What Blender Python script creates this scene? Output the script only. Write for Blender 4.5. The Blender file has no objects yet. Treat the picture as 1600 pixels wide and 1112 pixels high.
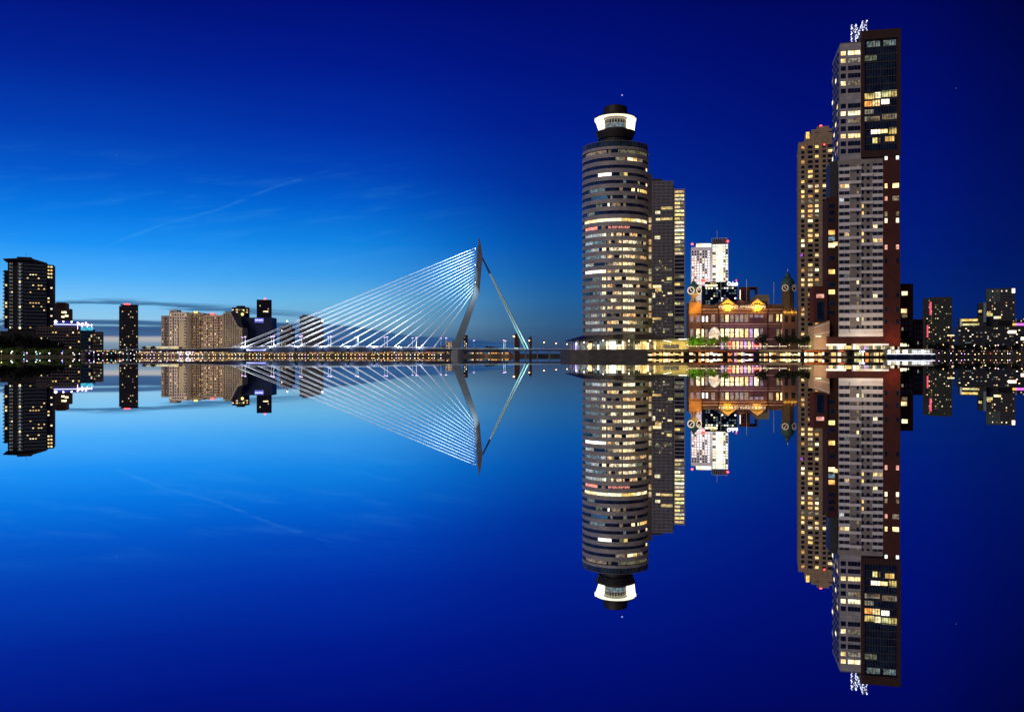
import bpy, math, random
from mathutils import Vector
R = math.radians
SC = bpy.context.scene
COL = SC.collection
rnd = random.Random(7)

# ------------------------------------------------------------------ camera, sky, sun
F, CX, CY, H0 = 1386.0, 800.0, 556.0, 0.6      # focal length (photo px), centre, eye height above the water
GZ = 3.4                                        # height of the quays above the water
cam = bpy.data.cameras.new('camera')
cam.sensor_fit = 'HORIZONTAL'
cam.angle = 2 * math.atan(800 / F)
cam.clip_start = 0.1
cam.clip_end = 40000
camo = bpy.data.objects.new('camera', cam)
COL.objects.link(camo)
camo.location = (0, 0, H0)
camo.rotation_euler = (R(90), 0, 0)
SC.camera = camo
SC.view_settings.view_transform = 'Standard'
SC.view_settings.look = 'None'
SC.view_settings.exposure = 0
SC.view_settings.gamma = 1
SC.cycles.use_denoising = True
SC.cycles.max_bounces = 5
SC.cycles.diffuse_bounces = 2
SC.cycles.glossy_bounces = 4
SC.cycles.transmission_bounces = 2
SC.cycles.sample_clamp_indirect = 4


def lin(c):
    return tuple(((v / 255) / 12.92 if v <= 10 else ((v / 255 + .055) / 1.055) ** 2.4) for v in c)


W = bpy.data.worlds.new("World")
SC.world = W
W.use_nodes = True
nt = W.node_tree
nt.nodes.clear()
N = nt.nodes.new
LK = nt.links.new


def mth(op, a, b=None, c=None, clamp=False):
    n = N('ShaderNodeMath')
    n.operation = op
    n.use_clamp = clamp
    for i, v in enumerate((a, b, c)):
        if v is None:
            continue
        if isinstance(v, (int, float)):
            n.inputs[i].default_value = v
        else:
            LK(v, n.inputs[i])
    return n.outputs[0]


def ramp(fac, stops, interp='LINEAR'):
    n = N('ShaderNodeValToRGB')
    cr = n.color_ramp
    cr.interpolation = interp
    while len(cr.elements) > 1:
        cr.elements.remove(cr.elements[-1])
    stops = sorted(stops)
    cr.elements[0].position = stops[0][0]
    cr.elements[0].color = (*stops[0][1], 1)
    for p, c in stops[1:]:
        e = cr.elements.new(p)
        e.color = (*c, 1)
    LK(fac, n.inputs[0])
    return n.outputs[0]


def mixc(f, a, b, mode='MIX'):
    n = N('ShaderNodeMix')
    n.data_type = 'RGBA'
    n.blend_type = mode
    for i, v in ((0, f), (6, a), (7, b)):
        if isinstance(v, (int, float)):
            n.inputs[i].default_value = v
        elif isinstance(v, tuple):
            n.inputs[i].default_value = (*v, 1)
        else:
            LK(v, n.inputs[i])
    return n.outputs[2]


def smooth(x, a, b):
    n = N('ShaderNodeMapRange')
    n.interpolation_type = 'SMOOTHSTEP'
    n.inputs['From Min'].default_value = a
    n.inputs['From Max'].default_value = b
    LK(x, n.inputs['Value'])
    return n.outputs['Result']


tc = N('ShaderNodeTexCoord')
sep = N('ShaderNodeSeparateXYZ')
LK(tc.outputs['Generated'], sep.inputs[0])
sx, sy, sz = sep.outputs
rad = mth('SQRT', mth('ADD', mth('MULTIPLY', sx, sx), mth('MULTIPLY', sy, sy)))
rad = mth('MAXIMUM', rad, 0.001)
elev = mth('DIVIDE', mth('ABSOLUTE', sz), rad)            # tangent of the elevation
az = mth('ARCTAN2', sx, sy)                               # 0 = straight ahead
tE = mth('DIVIDE', elev, 0.45, clamp=True)


def column(px, rows):
    """sky colours up one bearing: rows of (photo row, srgb)"""
    ca = math.cos(math.atan((px - 800) / F))
    return ramp(tE, [((CY - y) / F * ca / 0.45, lin(c)) for y, c in rows])


colA = column(120, [(556, (95, 118, 145)), (540, (120, 145, 170)), (525, (150, 180, 198)), (505, (150, 202, 232)), (470, (122, 196, 246)), (430, (74, 174, 250)), (380, (26, 146, 245)), (330, (2, 120, 228)), (270, (0, 88, 202)), (200, (0, 62, 178)), (100, (0, 36, 150)), (0, (0, 21, 128)), (-250, (0, 8, 80))])
colB = column(520, [(556, (62, 88, 122)), (535, (85, 120, 152)), (505, (118, 170, 202)), (470, (100, 178, 226)), (430, (58, 156, 234)), (380, (16, 132, 228)), (320, (0, 98, 208)), (270, (0, 70, 186)), (200, (0, 46, 164)), (100, (0, 26, 140)), (0, (0, 15, 120)), (-250, (0, 5, 75))])
colC = column(850, [(556, (50, 66, 98)), (535, (52, 78, 112)), (505, (46, 92, 135)), (470, (32, 96, 156)), (430, (10, 88, 168)), (380, (0, 74, 168)), (300, (0, 46, 152)), (200, (0, 29, 138)), (100, (0, 18, 124)), (0, (0, 12, 108)), (-250, (0, 4, 65))])
colD = column(1350, [(556, (14, 46, 98)), (520, (8, 42, 110)), (470, (2, 38, 120)), (400, (0, 30, 122)), (300, (0, 21, 120)), (200, (0, 15, 114)), (100, (0, 11, 104)), (0, (0, 8, 92)), (-250, (0, 2, 55))])
colE = column(1600, [(556, (8, 34, 84)), (470, (2, 29, 98)), (400, (0, 22, 96)), (300, (0, 16, 92)), (200, (0, 11, 84)), (100, (0, 8, 76)), (0, (0, 5, 64)), (-250, (0, 1, 35))])


def azp(px):
    return math.atan((px - 800) / F)


s = mixc(smooth(az, azp(150), azp(560)), colA, colB)
s = mixc(smooth(az, azp(500), azp(900)), s, colC)
s = mixc(smooth(az, azp(820), azp(1380)), s, colD)
s = mixc(smooth(az, azp(1380), azp(1640)), s, colE)
# to the left of the picture the glow dies away again
s = mixc(mth('SUBTRACT', 1.0, smooth(az, R(-95), R(-34))), s, colB)
s = mixc(mth('SUBTRACT', 1.0, smooth(az, R(-165), R(-100))), s, colD)
# cloud noise, long and low
cmb = N('ShaderNodeCombineXYZ')
LK(mth('MULTIPLY', az, 9), cmb.inputs[0])
LK(mth('MULTIPLY', elev, 150), cmb.inputs[1])
ns = N('ShaderNodeTexNoise')
ns.inputs['Scale'].default_value = 1.0
ns.inputs['Detail'].default_value = 6
ns.inputs['Roughness'].default_value = 0.6
LK(cmb.outputs[0], ns.inputs['Vector'])
nz = ns.outputs['Fac']
azn = mth('DIVIDE', mth('ADD', az, R(35)), R(70), clamp=True)


def azprof(pts):
    """value against bearing, given as (photo column, photo row) -> tan elevation / 0.1"""
    st = []
    for px, py in pts:
        a = azp(px)
        st.append(((a + R(35)) / R(70), ((CY - py) / F * math.cos(a) / 0.1,) * 3))
    n = ramp(azn, st)
    return mth('MULTIPLY', n, 0.1)


px1 = 1 / F
# upper streak
mid = azprof([(-200, 462), (100, 470), (210, 473), (330, 480), (560, 497), (700, 503)])
wob = mth('MULTIPLY', mth('SUBTRACT', nz, 0.5), 26 * px1)
dist = mth('ABSOLUTE', mth('SUBTRACT', mth('ADD', elev, wob), mid))
band = mth('SUBTRACT', 1.0, smooth(dist, 1.2 * px1, 6 * px1))
fade = mth('MULTIPLY', smooth(az, azp(40), azp(110)), mth('SUBTRACT', 1.0, smooth(az, azp(330), azp(600))))
band = mth('MULTIPLY', band, smooth(nz, 0.30, 0.58))
s = mixc(mth('MULTIPLY', mth('MULTIPLY', band, fade), 0.85), s, lin((42, 92, 140)))
# low bank
top = azprof([(-200, 498), (110, 500), (330, 503), (500, 506), (560, 512), (640, 525), (740, 531), (860, 545), (1000, 552)])
inside = mth('SUBTRACT', 1.0, smooth(mth('ADD', mth('SUBTRACT', elev, top), mth('MULTIPLY', wob, 0.18)), -1.5 * px1, 2.5 * px1))
bot = azprof([(-200, 530), (110, 528), (300, 526), (430, 534), (520, 552), (620, 556), (1000, 556)])
ab = smooth(mth('ADD', mth('SUBTRACT', elev, bot), mth('MULTIPLY', wob, 0.5)), -3 * px1, 3 * px1)
fade2 = mth('SUBTRACT', 1.0, smooth(az, azp(800), azp(930)))
lowc = mixc(smooth(nz, 0.30, 0.72), lin((24, 64, 118)), lin((52, 98, 150)))
s = mixc(mth('MULTIPLY', mth('MULTIPLY', inside, ab), mth('MULTIPLY', fade2, 0.9)), s, lowc)
# pale streaks through the bank
st = mth('SUBTRACT', 1.0, smooth(mth('ABSOLUTE', mth('SUBTRACT', mth('ADD', elev, mth('MULTIPLY', wob, .35)), azprof([(-200, 503), (100, 507), (300, 510), (600, 530), (1000, 540)]))), 0.5 * px1, 2.2 * px1))
st = mth('MULTIPLY', st, mth('SUBTRACT', 1.0, smooth(az, azp(180), azp(300))))
s = mixc(mth('MULTIPLY', st, 0.8), s, lin((135, 190, 215)))
# warm strip at the horizon on the left
wm = mth('SUBTRACT', 1.0, smooth(mth('ABSOLUTE', mth('SUBTRACT', elev, azprof([(-200, 529), (100, 529), (300, 530), (1000, 540)]))), 1 * px1, 6 * px1))
wm = mth('MULTIPLY', wm, mth('SUBTRACT', 1.0, smooth(az, azp(230), azp(420))))
s = mixc(mth('MULTIPLY', wm, 0.75), s, lin((188, 178, 176)))
# faint cirrus and an old vapour trail
cmb2 = N('ShaderNodeCombineXYZ')
LK(mth('ADD', mth('MULTIPLY', az, 5), mth('MULTIPLY', elev, 6)), cmb2.inputs[0])
LK(mth('SUBTRACT', mth('MULTIPLY', elev, 42), mth('MULTIPLY', az, 7)), cmb2.inputs[1])
n2 = N('ShaderNodeTexNoise')
n2.inputs['Scale'].default_value = 1.6
n2.inputs['Detail'].default_value = 8
n2.inputs['Roughness'].default_value = 0.62
LK(cmb2.outputs[0], n2.inputs['Vector'])
cir = smooth(n2.outputs['Fac'], 0.47, 0.78)
reg = mth('MULTIPLY', smooth(elev, 0.05, 0.11), mth('SUBTRACT', 1.0, smooth(elev, 0.16, 0.24)))
reg = mth('MULTIPLY', reg, mth('SUBTRACT', 1.0, smooth(az, azp(560), azp(860))))
s = mixc(mth('MULTIPLY', mth('MULTIPLY', cir, reg), 0.09), s, lin((90, 185, 255)))
st = []
for px, py in [(130, 402), (190, 375), (250, 352), (340, 328), (430, 292), (560, 252)]:
    a = azp(px)
    st.append(((a + R(35)) / R(70), ((CY - py) / F * math.cos(a) / 0.3,) * 3))
trail = mth('MULTIPLY', ramp(azn, st), 0.3)
tr = mth('SUBTRACT', 1.0, smooth(mth('ABSOLUTE', mth('SUBTRACT', mth('ADD', elev, mth('MULTIPLY', wob, .12)), trail)), 0.3 * px1, 4 * px1))
tr = mth('MULTIPLY', tr, mth('MULTIPLY', smooth(az, azp(120), azp(220)), mth('SUBTRACT', 1.0, smooth(az, azp(420), azp(570)))))
s = mixc(mth('MULTIPLY', mth('MULTIPLY', tr, smooth(nz, .35, .65)), 0.12), s, lin((90, 180, 250)))


def star(px, py, k):
    a, e = azp(px), (CY - py) / F * math.cos(azp(px))
    v = Vector((math.sin(a), math.cos(a), e)).normalized()
    vm = N('ShaderNodeVectorMath')
    vm.operation = 'DISTANCE'
    LK(tc.outputs['Generated'], vm.inputs[0])
    vm.inputs[1].default_value = v
    return mth('MULTIPLY', mth('SUBTRACT', 1.0, smooth(vm.outputs['Value'], 0.0002, 0.0011)), k)


for q in ((972, 149, .9), (1494, 138, .05), (182, 243, .05)):
    s = mixc(star(*q), s, (0.7, 0.75, 1.0))
# a little of the physical twilight sky underneath
sky = N('ShaderNodeTexSky')
sky.sky_type = 'NISHITA'
sky.sun_disc = False
SUN_EL, SUN_AZ = R(11), R(-150)
sky.sun_elevation = R(1)
sky.sun_rotation = R(-40)
bgA = N('ShaderNodeBackground')
bgB = N('ShaderNodeBackground')
LK(s, bgA.inputs[0])
LK(sky.outputs[0], bgB.inputs[0])
bgA.inputs[1].default_value = 1.0
bgB.inputs[1].default_value = 0.0003
add = N('ShaderNodeAddShader')
LK(bgA.outputs[0], add.inputs[0])
LK(bgB.outputs[0], add.inputs[1])
out = N('ShaderNodeOutputWorld')
LK(add.outputs[0], out.inputs[0])

sun = bpy.data.lights.new('sun', 'SUN')          # the warm glow of the city behind the camera
sun.energy = 0.8
sun.color = (1.0, 0.82, 0.63)
sun.angle = R(14)
suno = bpy.data.objects.new('sun', sun)
COL.objects.link(suno)
suno.rotation_euler = Vector((0.55, 0.70, -0.46)).to_track_quat('-Z', 'Y').to_euler()

# ------------------------------------------------------------------ materials
MATS = {}


def newmat(name):
    m = bpy.data.materials.new(name)
    m.use_nodes = True
    return m, m.node_tree, m.node_tree.nodes, m.node_tree.links


def wall(key, col, rough=.75, var=.25, scale=.6, brick=None, metallic=0):
    """plaster, metal or stone wall with blotches of wear; brick = (width, height) adds courses"""
    if key in MATS:
        return MATS[key]
    m, t, n, l = newmat(key)
    b = n['Principled BSDF']
    b.inputs['Roughness'].default_value = rough
    b.inputs['Metallic'].default_value = metallic
    g = n.new('ShaderNodeTexCoord')
    no = n.new('ShaderNodeTexNoise')
    no.inputs['Scale'].default_value = scale
    no.inputs['Detail'].default_value = 5
    l.new(g.outputs['Object'], no.inputs['Vector'])
    cr = n.new('ShaderNodeValToRGB')
    cr.color_ramp.elements[0].position = .3
    cr.color_ramp.elements[1].position = .7
    cr.color_ramp.elements[0].color = (*[c * (1 - var) for c in col], 1)
    cr.color_ramp.elements[1].color = (*[min(1, c * (1 + var)) for c in col], 1)
    l.new(no.outputs['Fac'], cr.inputs[0])
    src = cr.outputs[0]
    if brick:
        mp = n.new('ShaderNodeMapping')
        mp.inputs['Rotation'].default_value = (R(90), 0, 0)
        l.new(g.outputs['Object'], mp.inputs[0])
        bt = n.new('ShaderNodeTexBrick')
        bt.inputs['Scale'].default_value = 1
        bt.inputs['Brick Width'].default_value = brick[0]
        bt.inputs['Row Height'].default_value = brick[1]
        bt.inputs['Mortar Size'].default_value = .06
        bt.inputs['Color1'].default_value = (1, 1, 1, 1)
        bt.inputs['Color2'].default_value = (.75, .75, .75, 1)
        bt.inputs['Mortar'].default_value = (.45, .45, .45, 1)
        l.new(mp.outputs[0], bt.inputs['Vector'])
        mx = n.new('ShaderNodeMix')
        mx.data_type = 'RGBA'
        mx.blend_type = 'MULTIPLY'
        mx.inputs[0].default_value = 1
        l.new(src, mx.inputs[6])
        l.new(bt.outputs['Color'], mx.inputs[7])
        src = mx.outputs[2]
    l.new(src, b.inputs['Base Color'])
    MATS[key] = m
    return m


def lit(key, col, k=1.5, contrast=.55, scale=.55):
    """a lit window: a room behind glass, with furniture, blinds and lamps making it uneven"""
    if key in MATS:
        return MATS[key]
    m, t, n, l = newmat(key)
    b = n['Principled BSDF']
    b.inputs['Base Color'].default_value = (.02, .02, .02, 1)
    b.inputs['Roughness'].default_value = .2
    g = n.new('ShaderNodeNewGeometry')
    mp = n.new('ShaderNodeMapping')
    mp.inputs['Scale'].default_value = (1, 1, 1.3)
    l.new(g.outputs['Position'], mp.inputs[0])
    no = n.new('ShaderNodeTexNoise')
    no.inputs['Scale'].default_value = scale
    no.inputs['Detail'].default_value = 3
    l.new(mp.outputs[0], no.inputs['Vector'])
    mr = n.new('ShaderNodeMapRange')
    mr.inputs['From Min'].default_value = .35
    mr.inputs['From Max'].default_value = .65
    mr.inputs['To Min'].default_value = k * (1 - contrast)
    mr.inputs['To Max'].default_value = k * (1 + contrast * .5)
    l.new(no.outputs['Fac'], mr.inputs['Value'])
    n2_ = n.new('ShaderNodeTexNoise')
    n2_.inputs['Scale'].default_value = .17
    l.new(g.outputs['Position'], n2_.inputs['Vector'])
    cr = n.new('ShaderNodeValToRGB')
    cr.color_ramp.elements[0].position = .38
    cr.color_ramp.elements[1].position = .62
    cr.color_ramp.elements[0].color = (col[0], col[1] * .74, col[2] * .5, 1)
    cr.color_ramp.elements[1].color = (*[min(1, c * 1.08) for c in col], 1)
    l.new(n2_.outputs['Fac'], cr.inputs[0])
    l.new(cr.outputs[0], b.inputs['Emission Color'])
    l.new(mr.outputs[0], b.inputs['Emission Strength'])
    m.cycles.emission_sampling = 'NONE'
    MATS[key] = m
    return m


def lampm(key, col, k):
    if key in MATS:
        return MATS[key]
    m, t, n, l = newmat(key)
    b = n['Principled BSDF']
    b.inputs['Base Color'].default_value = (.5, .5, .5, 1)
    b.inputs['Emission Color'].default_value = (*col, 1)
    b.inputs['Emission Strength'].default_value = k
    m.cycles.emission_sampling = 'NONE'
    MATS[key] = m
    return m


def glass(key, col=(.008, .012, .022), rough=.12, spec=.5):
    if key in MATS:
        return MATS[key]
    m, t, n, l = newmat(key)
    b = n['Principled BSDF']
    g = n.new('ShaderNodeNewGeometry')
    no = n.new('ShaderNodeTexNoise')
    no.inputs['Scale'].default_value = .35
    l.new(g.outputs['Position'], no.inputs['Vector'])
    cr = n.new('ShaderNodeValToRGB')
    cr.color_ramp.elements[0].position = .35
    cr.color_ramp.elements[1].position = .7
    cr.color_ramp.elements[0].color = (*[c * .5 for c in col], 1)
    cr.color_ramp.elements[1].color = (*[c * 2.2 for c in col], 1)
    l.new(no.outputs['Fac'], cr.inputs[0])
    l.new(cr.outputs[0], b.inputs['Base Color'])
    b.inputs['Roughness'].default_value = rough
    b.inputs['Specular IOR Level'].default_value = spec
    MATS[key] = m
    return m


DARK = glass('dark_glass')
BLUEG = glass('blue_glass', (.01, .03, .06), .1, .9)
WARM = lit('light_warm', (1, .74, .36), 1.5)
CREAM = lit('light_cream', (1, .88, .56), 1.9)
WHITE = lit('light_white', (1, .97, .86), 2.6, .3)
YEL = lit('light_yellow', (1, .80, .30), 1.3)
ORANGE = lit('light_orange', (1, .42, .1), 1.5)
DIM = lit('light_dim', (.75, .68, .5), .32, .8)
DIMB = lit('light_dim_blue', (.38, .6, .72), .38, .75, .8)
DIMG = lit('light_dim_green', (.5, .62, .42), .28, .8, .8)
BLUE = lit('light_blue', (.1, .4, 1), 1.0)
PINK = lit('light_pink', (1, .45, .38), 1.1)
PURPLE = lit('light_purple', (.62, .42, 1), 1.4)
GREENW = lit('light_green_white', (.86, 1, .78), 1.9, .35)
CREAM2 = lit('light_soft_cream', (1, .84, .58), .95, .75, 1.0)
AMBER = lit('light_amber', (1, .58, .22), .85, .7, .9)
COOL = lit('light_cool', (.80, .9, 1), 1.15, .6, .9)
OFFC = lit('office_cream', (1, .88, .62), 1.35, .95, 1.5)
OFFW = lit('office_warm', (1, .74, .42), 1.0, .95, 1.4)
LAMPW = lampm('lamp_white', (.92, .9, 1), 9)
LAMPO = lampm('lamp_orange', (1, .5, .16), 10)
LAMPY = lampm('lamp_yellow', (1, .78, .35), 8)
LAMPP = lampm('lamp_violet', (.72, .45, 1), 8)
LAMPR = lampm('lamp_red', (1, .03, .03), 8)
LAMPB = lampm('lamp_blue', (.05, .12, 1), 6)
FRAME = wall('window_frame_metal', (.05, .05, .05), .5, .2)
POLE = wall('pole_metal', (.45, .46, .48), .4, .15)
DKMET = wall('dark_metal', (.03, .032, .035), .5, .2)
CONC = wall('quay_concrete', (.10, .095, .085), .85, .3, .3, (2.4, .8))
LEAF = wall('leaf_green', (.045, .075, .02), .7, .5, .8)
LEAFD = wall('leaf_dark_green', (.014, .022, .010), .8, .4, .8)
BARK = wall('bark_brown', (.04, .03, .02), .9, .3)


# ------------------------------------------------------------------ mesh builder
class MB:
    def __init__(s):
        s.v, s.f, s.m = [], [], []

    def add(s, vs, fs, mi=0):
        o = len(s.v)
        s.v += [tuple(v) for v in vs]
        s.f += [tuple(i + o for i in f) for f in fs]
        s.m += [mi] * len(fs)
        return s

    def box(s, x0, x1, y0, y1, z0, z1, mi=0):
        x0, x1 = min(x0, x1), max(x0, x1)
        y0, y1 = min(y0, y1), max(y0, y1)
        z0, z1 = min(z0, z1), max(z0, z1)
        v = [(x0, y0, z0), (x1, y0, z0), (x1, y1, z0), (x0, y1, z0), (x0, y0, z1), (x1, y0, z1), (x1, y1, z1), (x0, y1, z1)]
        return s.add(v, [(0, 3, 2, 1), (4, 5, 6, 7), (0, 1, 5, 4), (1, 2, 6, 5), (2, 3, 7, 6), (3, 0, 4, 7)], mi)

    def prism(s, poly, y0, y1, mi=0):
        """poly: (x, z) outline, counter-clockwise seen from the front; extruded in depth"""
        n = len(poly)
        v = [(x, y0, z) for x, z in poly] + [(x, y1, z) for x, z in poly]
        f = [tuple(range(n)), tuple(range(2 * n - 1, n - 1, -1))]
        f += [(i, i + n, (i + 1) % n + n, (i + 1) % n) for i in range(n)]
        return s.add(v, f, mi)

    def plan(s, poly, z0, z1, mi=0):
        """poly: (x, y) outline counter-clockwise from above; extruded in height"""
        n = len(poly)
        v = [(x, y, z0) for x, y in poly] + [(x, y, z1) for x, y in poly]
        f = [tuple(range(n - 1, -1, -1)), tuple(range(n, 2 * n))]
        f += [(i, (i + 1) % n, (i + 1) % n + n, i + n) for i in range(n)]
        return s.add(v, f, mi)

    def lathe(s, prof, n=48, cx=0, cy=0, mi=0, a0=0.0, a1=360.0, close=True):
        """prof: (radius, z) from bottom to top; angles in degrees, 0 = towards the camera (-y)"""
        full = abs(a1 - a0) >= 359.9
        k = n if full else n + 1
        v = []
        for r, z in prof:
            for i in range(k):
                a = R(a0 + (a1 - a0) * i / n)
                v.append((cx + r * math.sin(a), cy - r * math.cos(a), z))
        f = []
        for j in range(len(prof) - 1):
            for i in range(n):
                a, b = j * k + i, j * k + (i + 1) % k
                f.append((a, b, b + k, a + k))
        if close and full:
            f.append(tuple(range(k - 1, -1, -1)))
            f.append(tuple(range((len(prof) - 1) * k, len(prof) * k)))
        return s.add(v, f, mi)

    def arc(s, r0, r1, z0, z1, a0, a1, cx=0, cy=0, mi=0, step=3.0):
        """a piece of a ring wall between radii r0 < r1"""
        n = max(1, int(abs(a1 - a0) / step))
        v = []
        for i in range(n + 1):
            a = R(a0 + (a1 - a0) * i / n)
            sn, cs = math.sin(a), math.cos(a)
            for r, z in ((r1, z0), (r1, z1), (r0, z1), (r0, z0)):
                v.append((cx + r * sn, cy - r * cs, z))
        f = []
        for i in range(n):
            b = i * 4
            for q in range(4):
                f.append((b + q, b + 4 + q, b + 4 + (q + 1) % 4, b + (q + 1) % 4))
        f.append((0, 1, 2, 3))
        f.append((n * 4 + 3, n * 4 + 2, n * 4 + 1, n * 4))
        return s.add(v, f, mi)

    def tube(s, p, q, r0, r1=None, n=8, mi=0):
        r1 = r0 if r1 is None else r1
        p, q = Vector(p), Vector(q)
        d = (q - p).normalized()
        u = d.orthogonal().normalized()
        w = d.cross(u)
        v = []
        for c, r in ((p, r0), (q, r1)):
            for i in range(n):
                a = 2 * math.pi * i / n
                v.append(c + (u * math.cos(a) + w * math.sin(a)) * r)
        f = [(i, (i + 1) % n, (i + 1) % n + n, i + n) for i in range(n)]
        f += [tuple(range(n - 1, -1, -1)), tuple(range(n, 2 * n))]
        return s.add(v, f, mi)

    def ball(s, c, r, n=8, mi=0, sz=1.0):
        prof = [(max(.001, r * math.cos(R(t))), c[2] + r * sz * math.sin(R(t))) for t in range(-90, 91, 30)]
        return s.lathe(prof, n, c[0], c[1], mi, close=False)

    def build(s, name, mats, parent=None, kind=None, smooth=False, loc=None):
        me = bpy.data.meshes.new(name)
        me.from_pydata(s.v, [], s.f)
        if not isinstance(mats, (list, tuple)):
            mats = [mats]
        for m in mats:
            me.materials.append(m)
        if len(mats) > 1:
            me.polygons.foreach_set('material_index', s.m)
        if smooth:
            me.polygons.foreach_set('use_smooth', [True] * len(s.f))
        o = bpy.data.objects.new(name, me)
        COL.objects.link(o)
        if parent:
            o.parent = parent
        if kind:
            o['kind'] = kind
        if loc:
            o.location = loc
        return o


def thing(name, label, cat, loc=(0, 0, 0), rotz=0.0, group=None):
    o = bpy.data.objects.new(name, None)
    COL.objects.link(o)
    o.location = loc
    o.rotation_euler = (0, 0, rotz)
    o['label'] = label
    o['category'] = cat
    if group:
        o['group'] = group
    return o


def dup(root, loc, label=None, rotz=None, scale=None):
    r = root.copy()
    COL.objects.link(r)
    r.location = loc
    if rotz is not None:
        r.rotation_euler = (0, 0, rotz)
    if scale is not None:
        r.scale = scale
    if label:
        r['label'] = label
    for ch in list(root.children):
        c = ch.copy()
        COL.objects.link(c)
        c.parent = r
        for g in list(ch.children):
            d = g.copy()
            COL.objects.link(d)
            d.parent = c
    return r


def X(px, d):
    return (px - CX) / F * d


def Z(py, d):
    return H0 + (CY - py) / F * d


def text_mesh(txt, size, depth=.12):
    cu = bpy.data.curves.new('lettering', 'FONT')
    cu.body = txt
    cu.size = size
    cu.extrude = depth
    cu.align_x = 'CENTER'
    o = bpy.data.objects.new('lettering', cu)
    COL.objects.link(o)
    dg = bpy.context.evaluated_depsgraph_get()
    me = bpy.data.meshes.new_from_object(o.evaluated_get(dg))
    bpy.data.objects.remove(o)
    bpy.data.curves.remove(cu)
    return me


def lettering(name, txt, size, mat, parent, loc, width=None, depth=.12):
    me = text_mesh(txt, size, depth)
    me.materials.clear()
    me.materials.append(mat)
    o = bpy.data.objects.new(name, me)
    COL.objects.link(o)
    o.parent = parent
    o.location = loc
    o.rotation_euler = (R(90), 0, 0)
    if width:
        w = max(v.co.x for v in me.vertices) - min(v.co.x for v in me.vertices)
        k = width / w
        for v in me.vertices:
            v.co.x *= k
    return o


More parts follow.
